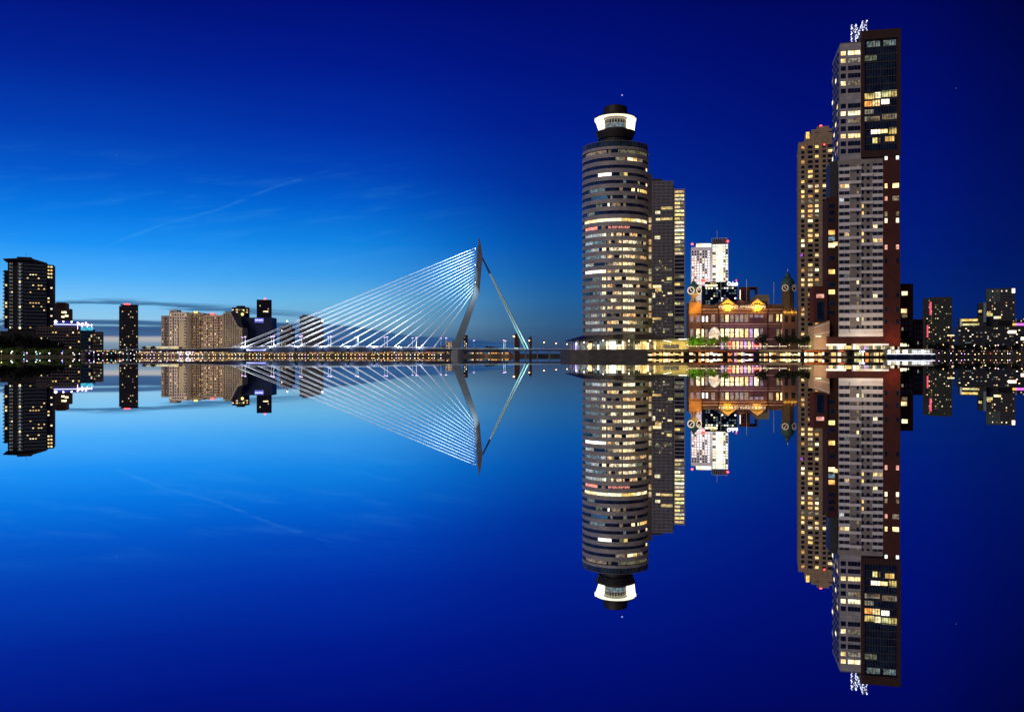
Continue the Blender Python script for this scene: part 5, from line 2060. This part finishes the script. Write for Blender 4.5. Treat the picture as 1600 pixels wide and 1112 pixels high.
mb.prism([(N10.S(468), GZ), (N10.S(505.5), GZ), (N10.S(505.5), N10.Z(498.5)), (N10.S(487), N10.Z(493.5)), (N10.S(468), N10.Z(494))], 0, 22)
mb.box(N10.S(472), N10.S(482), 5, 12, N10.Z(493.4), N10.Z(491.5))
mb.build('wall', wall('mauve_grey', (.135, .12, .125), .7, .1, .1), N10.root)
mb = MB()
for i in range(12):
    z_ = N10.Z(501 + i * 3.6)
    mb.box(N10.S(468.5), N10.S(505), -.15, 0, z_ - .35, z_ + .35)
mb.build('window', BLUEG, N10.root)
mb = MB()
mb.box(N10.S(502), N10.S(505.3), -.5, -.02, N10.Z(503), N10.Z(498.5))
mb.build('light_panel', lampm('pale_panel', (.75, .85, 1), 1.3), N10.root)
N11 = block('banded_tower', 'small dark tower with white spots just right of the pylon foot', 'tower block', 724, 730.5, 523.5, 1180, 8, dkb, (), 2, 6, lp=.5, pal=[CREAM, WHITE], seed=61)
N11.flush()
N12 = block('lit_small_block', 'small beige lit block half hidden left of the pylon foot', 'apartment block', 696, 707, 533, 1175, 12, cream, (), 3, 3, lp=.5, pal=[WARM, CREAM], seed=62)
N12.flush()
for i, (px, top_, r_) in enumerate(((645, 530, .7), (656, 528, .5))):
    t = thing('red_crane_mast', f"{['short', 'tall'][i]} red lattice mast behind the stays left of the pylon", 'mast', (X(px, 1160), 1160, GZ), 0, 'red masts')
    mb = MB()
    for a in (-r_, r_):
        for b2 in (-r_, r_):
            mb.tube((a, b2, 0), (a * .5, b2 * .5, Z(top_, 1160) - GZ), .22, n=4)
    for q in range(6):
        h_ = (Z(top_, 1160) - GZ) * q / 6
        mb.tube((-r_, -r_, h_), (r_, -r_, h_ + 3), .16, n=4)
    mb.build('lattice', wall('mast_red', (.35, .03, .03), .6, .1), t)
for i, (px, w_) in enumerate(((808, 3.2), (829, 1.6))):
    t = thing('brown_mooring_tower', f"{['broad', 'thin'][i]} dark brown post beside the foot of the back stays", 'post', (X(px, 1090), 1090, 0), 0, 'brown posts')
    mb = MB()
    mb.plan([(-w_, -w_), (w_, -w_), (w_, w_), (-w_, w_)], 0, Z(522 if i == 0 else 527, 1090))
    mb.plan([(-w_ * .5, -w_ * .5), (w_ * .5, -w_ * .5), (w_ * .5, w_ * .5), (-w_ * .5, w_ * .5)], Z(522 if i == 0 else 527, 1090), Z(520 if i == 0 else 525, 1090))
    mb.build('shaft', wall('post_brown', (.10, .045, .03), .8, .2), t)

# ------------------------------------------------------------------ trees


def crown_mesh(seed, n, rx, rz, leaf, lobes=7, squash=1.0):
    r = random.Random(seed)
    mb = MB()
    cs = [(0, 0, 0, 1.0)]
    for i in range(lobes):
        a = r.uniform(0, 6.28)
        q = r.uniform(.35, .75)
        cs.append((math.cos(a) * rx * q, math.sin(a) * rx * q, r.uniform(-.55, .6) * rz, r.uniform(.35, .6)))
    for i in range(n):
        cx_, cy_, cz_, k = r.choice(cs)
        if k == 1.0:
            k = .62
        while True:
            p = Vector((r.uniform(-1, 1), r.uniform(-1, 1), r.uniform(-1, 1)))
            if .25 < p.length < 1:
                break
        c = Vector((cx_ + p.x * rx * k, cy_ + p.y * rx * k, cz_ + p.z * rz * k))
        u = Vector((r.uniform(-1, 1), r.uniform(-1, 1), r.uniform(-1, 1))).normalized()
        w = u.orthogonal().normalized()
        s_ = leaf * r.uniform(.6, 1.4)
        mb.add([c - u * s_ - w * s_ * .5, c + u * s_ - w * s_ * .3, c + u * s_ * .8 + w * s_ * .6, c - u * s_ * .7 + w * s_ * .5], [(0, 1, 2, 3)])
    return mb


def make_tree(name, label, loc, h, rx, leafm, seed, n=520, leaf=.42, group=None, cat='tree', low=.25):
    t = thing(name, label, cat, loc, 0, group)
    ch = h * (1 - low)
    mb = crown_mesh(seed, n, rx, ch * .55, leaf)
    mb.v = [(x, y, z + h * low + ch * .5) for x, y, z in mb.v]
    cr = mb.build('crown', leafm, t)
    tr = MB()
    r = random.Random(seed)
    tr.tube((0, 0, -.2), (.1, 0, h * .5), h * .028, h * .016)
    for i in range(4):
        a = r.uniform(0, 6.28)
        tr.tube((.05, 0, h * .3), (math.cos(a) * rx * .5, math.sin(a) * rx * .5, h * r.uniform(.55, .8)), h * .012, h * .004, n=5)
    tr.build('trunk', BARK, t)
    return t


LEAFL = wall('leaf_lit_green', (.09, .16, .03), .7, .5, .8)  # part of the lamps' light is put into this paler leaf colour
g1 = 'small trees in front of the hotel'
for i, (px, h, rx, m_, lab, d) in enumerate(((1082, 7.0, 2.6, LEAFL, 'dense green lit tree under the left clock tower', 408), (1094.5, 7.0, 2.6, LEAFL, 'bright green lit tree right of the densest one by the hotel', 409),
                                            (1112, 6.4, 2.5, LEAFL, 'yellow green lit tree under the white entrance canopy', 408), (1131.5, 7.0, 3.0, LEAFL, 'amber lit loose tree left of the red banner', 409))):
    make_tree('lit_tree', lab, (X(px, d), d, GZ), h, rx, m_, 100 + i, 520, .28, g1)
for px, c, w_ in ((1079, (.55, 1, .08), 1500), (1089, (.45, 1, .05), 1900), (1100, (.45, 1, .05), 1500), (1108, (.8, 1, .1), 1400), (1118, (.8, .9, .1), 1100), (1133, (1, .7, .15), 1800)):
    point((X(px, 403), 403, GZ + .8), c, w_ * 1.05, .25)
for i, (px, h, rx, d, lab) in enumerate(((1190, 7.8, 3.9, 402, 'dark round tree before the right wing of the hotel'), (1222, 7.4, 3.6, 402, 'dark tree below the right clock tower'), (1239, 7.9, 3.6, 403, 'dark tree just left of the tan tower foot'),
                                         (1254, 6.8, 3.4, 401, 'greenish tree at the foot of the tan tower'), (1268, 7.4, 3.8, 402, 'broad dark tree before the sloping terrace'), (1328, 9.8, 3.6, 371 + 26, 'tall dark tree before the white lit lobby'),
                                         (1404, 9.2, 3.9, 398, 'dark spreading tree at the right brick foot'), (1418, 7.6, 2.5, 399, 'smaller dark tree before the brick block'), (1455, 6, 3, 610, 'dark bush-like tree below the green grid tower'), (1468, 6.5, 3, 612, 'dark tree below green grid tower on its right half'), (1432, 6, 2.6, 600, 'dark tree before the low brick warehouse'))):
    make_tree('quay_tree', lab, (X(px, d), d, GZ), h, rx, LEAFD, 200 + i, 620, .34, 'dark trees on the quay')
point((X(1252, 399), 398.5, GZ + .8), (.8, .8, .2), 900, .2)
for i, (px, h, rx) in enumerate(((1462, 4.5, 2.6), (1478, 5.5, 3), (1496, 4, 2.6), (1513, 5, 3.2), (1530, 4.2, 2.6), (1548, 5.4, 3), (1566, 4.2, 3), (1585, 5.2, 3.2))):
    make_tree('shore_tree', f"{ORD[i]} small dark tree from the left along the right hand quay", (X(px, 563.5), 563.5, GZ), h, rx, LEAFD, 260 + i, 420, .42, 'small dark trees on the right hand quay', low=.15)
# left bank trees: a ragged row in front of the tower
rg = random.Random(77)
xs = [-4, 8, 19, 31, 42, 52, 63, 74, 84, 93]
tp = [524, 522, 525, 521, 524, 526, 529, 528, 533, 536]
for i, (px, ty) in enumerate(zip(xs, tp)):
    d = 585 + (i % 3) * 9
    h = Z(ty, d) - GZ
    make_tree('bank_tree', f"{ORD[i]} tree from the left in the dark row on the left bank", (X(px, d), d, GZ), h, h * .42, LEAFD, 300 + i, 620, .52, 'dark trees along the left bank', low=.12)
sl = MB()
sl.add([(-900, 545, GZ + .01), (-268, 545, GZ + .01), (-262, 534, -.3), (-900, 534, -.3)], [(0, 3, 2, 1)])
sl.build('bank_slope', earth, kind='structure')
lowxs = [-2, 9, 21, 33, 47, 58, 69, 79, 90, 99, 110, 121, 176, 196]
for i, px in enumerate(lowxs):
    d = 540 + (i % 3) * 2.5 if px < 130 else 1138
    h = (2.6 + (i * 7 % 5) * .3) if px < 130 else 7
    make_tree('waterside_shrub', f"{ORD[i]} olive shrub from the left at the waterline of the left shore", (X(px, d), d, (.5 + (d - 536) * .22) if px < 130 else GZ - .3), h, h * (1.3 if px < 130 else .9), LEAF, 330 + i, 420, .38 if px < 130 else .6, 'shrubs at the left waterline', cat='shrub', low=.02)
for i, (px, h) in enumerate(((226, 9), (240, 10), (248, 7), (520, 6), (600, 6), (690, 11), (744, 7), (762, 10), (770, 9.5), (778, 8))):
    d = 1150 if px < 700 else 1160
    make_tree('distant_tree', f"{ORD[i]} dark tree from the left on the far shore below the skyline", (X(px, d), d, GZ), h, h * .6, LEAFD, 400 + i, 300, .75, 'dark trees on the far shore', low=.1)

# ------------------------------------------------------------------ low buildings of the far shore, lit shops under the bridge
rg = random.Random(88)
px = 120.0
i = 0
kinds = [('amber', [ORANGE, YEL, WARM]), ('golden', [YEL, YEL, CREAM]), ('pink', [PINK, WARM, PURPLE]), ('white', [CREAM, WHITE, WARM]), ('rust', [ORANGE, PINK, ORANGE])]
wm_ = [wall('shop_wall_a', (.12, .07, .04), .8, .2), wall('shop_wall_b', (.09, .07, .06), .8, .2), wall('shop_wall_c', (.16, .11, .07), .8, .2)]
while px < 700:
    w_ = rg.uniform(11, 26)
    if 606 < px < 640 and False:
        pass
    kn_, pal = kinds[2 if px < 240 else (1 if 300 < px < 400 else rg.randrange(5))]
    topy = rg.uniform(547.5, 550)
    d = 1136 + rg.uniform(0, 6)
    b_ = B('shore_building', f"{ordn(i + 1)} low shop building along the far quay from the left, {kn_} lit", 'shop building', px, d, 0, 'low lit buildings on the far quay')
    b_.box('wall', wm_[i % 3], px, px + w_ - .6, topy, None, 0, 12)
    nx = max(3, int(w_ / 2.2))
    b_.grid(px + .4, px + w_ - 1, topy + .5, 553.4, nx, 2, (.74, .6), .75, pal + [DIM], rng=rg, fr=.04)
    b_.flush()
    px += w_
    i += 1
cols_ = [('orange', LAMPO), ('white', LAMPW), ('yellow', LAMPY), ('violet', LAMPP), ('red', lampm('lamp_soft_red', (1, .15, .08), 5))]


cnt = {}
protos = {}
for q in range(118):
    px = 112 + q * 5.0 + rg.uniform(-1.8, 1.8)
    nm, mt = cols_[rg.choices(range(5), (48, 16, 22, 9, 5))[0]] if px > 290 else cols_[rg.choices(range(5), (20, 22, 10, 44, 4))[0]]
    d = rg.uniform(1131, 1134)
    cnt[nm] = cnt.get(nm, 0) + 1
    h = rg.uniform(1.6, 4.4)
    lab = f"{ordn(cnt[nm])} small {nm} lamp from the left along the far quay edge"
    grp = f"{nm} lamps along the far quay"
    if nm not in protos:
        protos[nm] = lamp_post('quay_lamp', lab, (X(px, d), d, GZ), 3.2, mt, grp, 0, .1, .5)
    else:
        k = h / 3.2
        dup(protos[nm], (X(px, d), d, GZ), lab, scale=(1, 1, k))
jt = thing('far_jetty', 'long low timber jetty in front of the far quay below the bridge', 'jetty', (X(120, 1126), 1126, 0), 0)
mb = MB()
mb.box(0, X(700, 1126) - X(120, 1126), -1.5, 1.5, .3, .7)
for i in range(48):
    mb.tube((i * 9.8 + 1, -1.3, -.6), (i * 9.8 + 1, -1.3, 1.4), .2, n=5)
mb.build('deck', wall('deck_timber', (.10, .07, .045), .8, .3, .6), jt)
protos = {}
for q in range(90):
    px = 122 + q * 6.35 + rg.uniform(-2.6, 2.6)
    nm, mt = cols_[rg.choices(range(5), (50, 14, 24, 8, 4))[0]] if px > 290 else cols_[rg.choices(range(5), (22, 22, 12, 40, 4))[0]]
    cnt['j' + nm] = cnt.get('j' + nm, 0) + 1
    lab = f"{ordn(cnt['j' + nm])} low {nm} lamp from the left on the far jetty"
    if nm not in protos:
        protos[nm] = lamp_post('jetty_lamp', lab, (X(px, 1126), 1126, .7), .8, mt, f"low {nm} lamps on the far jetty", 0, .1, .42)
    else:
        k_ = rg.uniform(.6, 1.15)
        dup(protos[nm], (X(px, 1126), 1126, .7), lab, scale=(k_, k_, 1.3))
for i, (px, c) in enumerate(((315, (1, .65, .2)), (355, (1, .6, .15)), (440, (1, .5, .2)), (495, (1, .7, .4)), (560, (1, .5, .2)), (625, (1, .6, .5)), (760, (1, .5, .15)), (790, (1, .5, .15)))):
    point((X(px, 1127), 1127, GZ + 3), c, 2600, .8)
for i, (px, w_, cc_) in enumerate(((738, 22, 'orange'), (766, 20, 'amber'), (787, 16, 'rust'))):
    b_ = B('shore_shed', f"{cc_} lit low shed right of the pylon foot, {ORD[i]} of three", 'shed', px - 4, 1140, 0, 'low sheds right of the pylon')
    b_.box('wall', wm_[2], px - 4, px - 4 + w_, 549.8, None, 0, 10)
    b_.grid(px - 3, px - 5 + w_, 550, 553.4, 8, 1, (.8, .6), .8, [ORANGE, WARM, ORANGE, DIM], rng=rg, fr=.04)
    b_.flush()
t = thing('light_sculpture', 'thin white looped light sculpture on far quay left of the amber shops', 'light sculpture', (X(281, 1128), 1128, 0), 0)
mb = MB()
pts = [(-3.2, 8.2), (-3.4, 6.5), (-2.4, 4.2), (-.6, 2.9), (1.4, 3.6), (2.0, 6.0), (2.2, 8.0)]
for (a, b2), (c, e) in zip(pts, pts[1:]):
    mb.tube((a, 0, b2), (c, 0, e), .22, n=5)
mb.tube((-.6, 0, -.5), (-.6, 0, 2.9), .15, n=5)
mb.tube((-.3, 0, 5.6), (2.0, 0, 6.0), .2, n=5)
mb.build('light_tube', lampm('tube_white', (.85, .85, 1), 1.6), t)
t = thing('waterfront_sign', 'violet white glowing sign beside the looped light sculpture', 'sign', (X(294, 1128), 1128, 0), 0)
mb = MB()
for x0, x1, z0, z1 in ((-3, -2, 2.5, 8), (-2, 3, 7, 7.8), (-2, 3, 5.2, 6), (2.2, 3, 2.5, 5.2), (-2, 2.2, 2.5, 3.2)):
    mb.box(x0, x1, -.2, .2, z0, z1)
mb.box(-.3, .3, -.15, .15, -.5, 2.5)
mb.build('sign_panel', lampm('sign_lilac', (.9, .75, 1), 1.6), t)

# ------------------------------------------------------------------ left bank pavilions
t = B('glass_pavilion', 'low glass pavilion with pale teal light on the left bank below the trees', 'pavilion', 50, 560, 0)
t.box('wall', wall('pavilion_frame', (.04, .05, .06), .5, .1), 50, 104, 546.6, 552.5, 0, 8)
for i in range(18):
    t.winp(51 + i * 3, 53.6 + i * 3, 547.2, 551.4, [WHITE, GREENW, DIMG, DIMB, DIMB, DARK, DIMB, DARK, DIMG, DARK, DIMB, DIM, DARK, GREENW, DIMB, DARK, DARK, DARK][i], 0, 0, .04)
t.flush()
t = B('blue_canopy', 'long blue edged canopy on posts at the far left shore', 'canopy', 10, 556, 0)
mb = MB()
mb.box(t.S(10), t.S(48), -1, 5, t.Z(550), t.Z(546.6))
mb.build('roof', wall('canopy_blue', (.02, .05, .16), .4, .1), t.root)
mb = MB()
mb.tube((t.S(10), -1.15, t.Z(550.2)), (t.S(48), -1.15, t.Z(549.8)), .16, n=6)
mb.tube((t.S(22), -1.3, t.Z(553.6)), (t.S(36), -1.3, t.Z(553.6)), .16, n=6)
mb.build('light_strip', lampm('strip_ice', (.6, .7, 1), 1.6), t.root)
mb = MB()
for px in (12, 22, 34, 46):
    mb.tube((t.S(px), 1, GZ - .8), (t.S(px), 1, t.Z(549)), .15, n=6)
mb.build('post_row', POLE, t.root)
cnt2 = 0
for px, py, mt, nm in ((19, 553.5, LAMPW, 'white'), (37, 555, LAMPP, 'violet'), (42, 555.5, LAMPP, 'violet'), (56, 554, LAMPW, 'white'), (62, 556, LAMPW, 'white'), (77, 556, LAMPW, 'white'), (97, 556, LAMPP, 'violet'), (114, 555.5, LAMPP, 'violet'), (2, 553, LAMPY, 'yellow')):
    lamp_post('bank_lamp', f"{ORD[cnt2]} small lamp along the left bank path, {nm}", (X(px, 538), 538, .5), max(.9, Z(py, 538) + .9), mt, 'small lamps on the left bank', 0, .08, .34)
    cnt2 += 1
point((X(8, 533), 532, GZ + 2), (1, .85, .3), 1500, .4)
point((X(60, 533), 532, GZ + 2), (.9, .95, .4), 1300, .4)
point((X(112, 533), 532, GZ + 2), (.9, .7, .7), 1500, .4)

# kiosks and a lamp-lit jetty along the inlet right of the left bank
rk = random.Random(71)
pk = wall('kiosk_wall', (.12, .10, .10), .7, .2)
kc = [[PURPLE, CREAM, PINK], [WARM, YEL, CREAM], [PINK, PURPLE, WHITE], [BLUE, DIMB, PURPLE], [CREAM, WARM, AMBER], [PURPLE, PINK, WARM], [YEL, CREAM, WARM]]
kn = ['violet and cream', 'yellow', 'pink', 'blue', 'cream and amber', 'rose', 'golden']
for i in range(7):
    p_ = 104 + i * 11.5
    d_ = 556 if p_ < 120 else 556 + (p_ - 120) / 65 * 80
    b_ = B('bank_kiosk', f"low {kn[i]} lit kiosk, {ORD[i]} from the left along the inlet edge", 'kiosk', p_, d_, -20, 'low kiosks by the left inlet')
    b_.box('wall', pk, p_, p_ + 9.5, 546.3 + rk.uniform(-.6, .8), None, 0, 4)
    b_.grid(p_ + .4, p_ + 9, 547.2, 549.2, 6, 1, (.8, .8), .85, kc[i], rng=rk, fr=.03)
    b_.flush()
jt = thing('inlet_jetty', 'low jetty with small lights around the corner of the left bank', 'jetty', (0, 0, 0), 0)
mb = MB()
ja, jb, jc = (-330, 530), (-262, 530), (-276, 648)
for a_, c_ in ((ja, jb), (jb, jc)):
    L_ = Vector((c_[0] - a_[0], c_[1] - a_[1], 0))
    n_2 = Vector((-L_.y, L_.x, 0)).normalized() * 1.2
    A_, C_ = Vector((*a_, .35)), Vector((*c_, .35))
    mb.add([A_ - n_2, C_ - n_2, C_ + n_2, A_ + n_2, A_ - n_2 + Vector((0, 0, .3)), C_ - n_2 + Vector((0, 0, .3)), C_ + n_2 + Vector((0, 0, .3)), A_ + n_2 + Vector((0, 0, .3))],
           [(0, 3, 2, 1), (4, 5, 6, 7), (0, 1, 5, 4), (1, 2, 6, 5), (2, 3, 7, 6), (3, 0, 4, 7)])
mb.build('deck', wall('deck_timber', (.10, .07, .045), .8, .3, .6), jt)
cyan = lampm('lamp_cyan', (.2, .8, 1), 6)
for i in range(24):
    t_ = i / 23
    px_, py_ = ((ja[0] + (jb[0] - ja[0]) * t_ * 2.6, 530) if t_ < .385 else (jb[0] + (jc[0] - jb[0]) * (t_ - .385) / .615, jb[1] + (jc[1] - jb[1]) * (t_ - .385) / .615))
    nm, mt = [('violet', LAMPP), ('white', LAMPW), ('yellow', LAMPY), ('cyan', cyan), ('blue', LAMPB)][rk.choices(range(5), (42, 26, 16, 10, 6))[0]]
    lamp_post('inlet_lamp', f"{ordn(i + 1)} small lamp from the left on the inlet jetty, {nm}", (px_, py_, .65), rk.uniform(.4, 2.4), mt, 'small lamps on the inlet jetty', 0, .05, .26)
point((-266, 560, 2.4), (.9, .6, 1), 1500, .4)
point((-272, 610, 2.4), (1, .8, .6), 1500, .4)

# low sheds between slab tower and pylon skyline: lit flat roof hall and mall
b_ = B('flat_lit_hall', 'long flat hall with a pale lit roof edge before the cream blocks', 'hall', 228, 1150, 0)
b_.box('wall', wall('hall_dark', (.05, .055, .06), .7, .2), 228, 279, 541.5, None, 0, 14)
mb = MB()
mb.box(b_.S(228), b_.S(279), -.8, 0, b_.Z(545.2), b_.Z(541.2))
mb.build('light_strip', lit('hall_edge_light', (1, .9, .55), .75, .6, .1), b_.root)
b_.grid(230, 278, 546, 552, 14, 2, (.6, .5), .4, [DIMB, PURPLE, DIM], rng=rg)
b_.flush()

# ------------------------------------------------------------------ riverside life on the pier quay
pavs = [(1011, 1074, 'yellow lit terrace at quay level below the flat roofed hall', [YEL, YEL, CREAM, WARM], (.5, .4, .15)),
        (1076, 1134, 'long glazed riverside terrace with orange awnings below the lit trees', [YEL, CREAM, WHITE, WARM, YEL], (.8, .2, .03)),
        (1136, 1182, 'violet lit riverside terrace below the hotel entrance', [PURPLE, WHITE, PINK, PURPLE, CREAM], (.45, .12, .08)),
        (1186, 1252, 'yellow lit riverside terrace below the right clock tower', [YEL, CREAM, CREAM, YEL, DIM], (.6, .5, .3)),
        (1256, 1294, 'small terrace pavilion with orange awning by the tan tower', [CREAM, ORANGE, WHITE, WARM], (.8, .2, .03))]
rg = random.Random(123)
for p0, p1, lab, pal, aw in pavs:
    b_ = B('terrace_pavilion', lab, 'pavilion', p0, 391.0, 0, 'riverside terrace pavilions')
    mb = MB()
    mb.box(b_.S(p0), b_.S(p1), -1.5, 2.6, .25, .55)
    mb.build('floating_deck', wall('deck_timber', (.10, .07, .045), .8, .3, .6), b_.root)
    b_.box('wall', wall('terrace_wall', (.3, .22, .14), .7, .2), p0 + 1, p1 - 1, 548.6, None, .4, 1.8)
    x = b_.S(p0 + 1.5)
    xe = b_.S(p1 - 1.5)
    while x < xe - .8:
        w_ = rg.uniform(.35, 1.7)
        b_.win(x, min(x + w_ - .12, xe), rg.choice([.7, .7, 1.1]), rg.choice([2.2, 2.0, 1.7, 1.5]), .4, rg.choice(pal + [ORANGE, WHITE, WARM]) if rg.random() < .92 else DARK, None, .03)
        x += w_
    mb = MB()
    za, zb = 2.45, 2.95
    v = [(b_.S(p0), -1.2, za), (b_.S(p1), -1.2, za), (b_.S(p1), .35, zb), (b_.S(p0), .35, zb)]
    mb.add(v + [(x_, y_, z_ + .05) for x_, y_, z_ in v], [(0, 3, 2, 1), (4, 5, 6, 7), (0, 1, 5, 4), (1, 2, 6, 5), (2, 3, 7, 6), (3, 0, 4, 7)])
    mb.build('awning', wall('awning_%d' % p0, aw, .7, .1), b_.root)
    b_.flush()
    for f_ in (.3, .7):
        point((X(p0 + (p1 - p0) * f_, 388), 388.6, 2.3), (1, .8, .5) if 'violet' not in lab else (.75, .5, 1), 70, .2)
b_ = B('cafe_pavilion', 'white fronted cafe with a lit name sign before the tallest tower lobby', 'cafe', 1330, 391, 0)
mb = MB()
mb.box(b_.S(1296), b_.S(1382), -2, 2.6, .25, .55)
mb.build('floating_deck', wall('deck_timber', (.10, .07, .045), .8, .3, .6), b_.root)
b_.box('wall', wall('cafe_wall', (.25, .22, .22), .6, .1), 1334, 1381, 548, 556.2, .2, 2)
for a, c, mt in ((1335, 1346, yg), (1347, 1349, WHITE), (1352, 1357, ORANGE), (1359, 1364, DIM), (1365, 1368, yg), (1369, 1373, WARM), (1375, 1380, yg), (1299, 1306, WARM), (1309, 1314, WHITE), (1316, 1322, DIM)):
    b_.win(b_.S(a, .2), b_.S(c, .2), .7, 2.1, .2, mt, None, .04)
b_.box('wall', wall('cafe_wall', (.25, .22, .22), .6, .1), 1297, 1324, 549, 556.2, .2, 2)
b_.flush()
lettering('sign_lettering', 'Café', 1.35, lampm('cafe_letters', (.9, .8, 1), 2.6), b_.root, (b_.S(1347), .05, 2.25), None, .05)
t = thing('parasol', 'orange red lit parasol left of the cafe', 'parasol', (X(1315, 389.5), 389.5, .55), 0)
mb = MB()
mb.tube((0, 0, 0), (0, 0, 2.4), .05)
mb.build('pole', POLE, t)
mb = MB()
mb.lathe([(1.7, 1.95), (1.7, 2.05), (.9, 2.35), (.05, 2.6)], 8, close=False)
mb.build('canopy', lit('parasol_red', (1, .18, .08), .8, .3), t)
# moored ferry pavilion, white above a navy hull
b_ = B('moored_ferry', 'white lit passenger ferry with navy hull moored right of the tallest tower', 'ferry', 1382, 388, 0)
mb = MB()
x0, x1 = b_.S(1382), b_.S(1462)
mb.plan([(x0, -2.5), (x1 - 3, -2.5), (x1, 0), (x1 - 3, 2.5), (x0, 2.5)], -.3, b_.Z(553))
mb.build('hull', wall('hull_navy', (.01, .02, .05), .4, .2), b_.root)
mb = MB()
mb.box(x0 + .3, x1 - 2.4, -2.0, 2.0, b_.Z(553) + .001, b_.Z(546))
mb.box(x0, x1 - 2, -2.3, 2.3, b_.Z(545.99), b_.Z(545.1))
mb.build('cabin', cladw, b_.root)
mb = MB()
mb.box(x0, x1 - 1.5, -2.62, -2.5, b_.Z(553.4), b_.Z(552.6))
mb.build('light_strip', lampm('strip_white', (.85, .85, 1), 2), b_.root)
rg = random.Random(4)
x = x0 + .6
while x < x1 - 4:
    w_ = rg.uniform(1.2, 2.6)
    b_.win(x, x + w_ - .2, b_.Z(551.8), b_.Z(546.8), -2.0, rg.choice([WHITE, COOL, COOL, CREAM2, DIMG]), None, .05)
    x += w_
b_.flush()
for i, px in enumerate((1393, 1418, 1438, 1450)):
    b_.win(b_.S(px), b_.S(px + 4), b_.Z(555.3), b_.Z(554), -2.5, DIMB, None, .03)
b_.flush('porthole')
# east quay: small lamps and low sheds at the far right
rgq = random.Random(64)
for i in range(22):
    px = 1466 + i * 6.3 + rgq.uniform(-2, 2)
    nm, mt = cols_[rgq.choices(range(5), (20, 24, 22, 28, 6))[0]]
    lamp_post('east_quay_lamp', f"{ORD[i]} quay lamp from the brick warehouse towards the right edge, {nm}", (X(px, 566), 566, GZ), rgq.uniform(1.2, 4.2), mt, 'lamps on the right hand quay', 0, .08, .32)
px, i = 1470.0, 0
while px < 1600:
    w_ = rgq.uniform(16, 30)
    b_ = B('quay_shed', f"{ORD[i]} low dim shed along the right hand quay from the left", 'shed', px, 575, 0, 'low sheds on the right hand quay')
    b_.box('wall', brn, px, px + w_ - 1, 546.2 + rgq.uniform(-.5, 1), None, 0, 8)
    b_.grid(px + 1, px + w_ - 2, 547.2, 549.6, int(w_ / 2.4), 1, (.6, .6), .4, [DIM, WARM, PINK, YEL, DIM], rng=rgq, fr=.03)
    b_.flush()
    px += w_
    i += 1
t = thing('long_jetty', 'low timber jetty dotted with small lights below the right hand quay', 'jetty', (X(1466, 552), 552, 0), 0)
mb = MB()
mb.box(0, 60, -1.2, 1.2, .45, .75)
for i in range(16):
    mb.tube((i * 4, -1, -.6), (i * 4, -1, 1.5), .14, n=6)
mb.build('deck', wall('deck_timber', (.10, .07, .045), .8, .3, .6), t)
for i in range(17):
    px = 1468 + i * 8 + rgq.uniform(-3, 3)
    nm, mt = cols_[rgq.choices(range(5), (22, 18, 26, 30, 4))[0]]
    lamp_post('jetty_lamp', f"{ORD[i]} low {nm} lamp on the right hand jetty from its left end", (X(px, 552), 552, .75), rgq.uniform(.5, 1.6), mt, 'low lamps on the jetty', 0, .06, .24)
t = thing('light_string', 'long string of small warm bulbs along the quay edge before the brick hotel', 'light string', (X(1076, 397), 397, GZ), 0)
mb = MB()
Ls = X(1300, 397) - X(1076, 397)
k_ = 0
while k_ * 7.5 < Ls:
    mb.tube((k_ * 7.5, 0, 0), (k_ * 7.5, 0, 1.7), .04, n=5)
    if (k_ + 1) * 7.5 < Ls:
        mb.tube((k_ * 7.5, 0, 1.65), (k_ * 7.5 + 7.5, 0, 1.65), .02, n=4)
    k_ += 1
mb.build('post_row', DKMET, t)
mb = MB()
x_ = 0.0
rs_ = random.Random(6)
while x_ < Ls - 1:
    if not (44 < x_ < 49):
        mb.ball((x_, 0, 1.56 + rs_.uniform(-.05, .05)), rs_.uniform(.07, .15), 6)
    x_ += rs_.uniform(.3, .6)
mb.build('bulbs', lampm('string_bulb', (1, .82, .5), 3.5), t, kind='stuff')
# railing that runs along the pier quay edge
t = thing('quay_railing', 'long thin dark railing along the pier quay edge', 'railing', (34, 394.4, GZ + .14), 0)
mb = MB()
mb.tube((0, 0, 1.0), (154, 0, 1.0), .05, n=5)
mb.tube((0, 0, .5), (154, 0, .5), .03, n=5)
for i in range(78):
    mb.tube((i * 2.0, 0, 0), (i * 2.0, 0, 1.0), .035, n=4)
mb.build('rail', DKMET, t)
# lamps on the pier
rgp = random.Random(99)
for i in range(20):
    px = 930 + i * 23.5 + rgp.uniform(-11, 11)
    d = 398
    lamp_post('pier_lamp', f"{ORD[i]} short post lamp on the pier quay counted from the saucer roof rightwards", (X(px, d), d, GZ), rgp.uniform(1.6, 2.6), LAMPY if i % 3 else LAMPW, 'short lamps on the pier quay', 0, .05, .12)
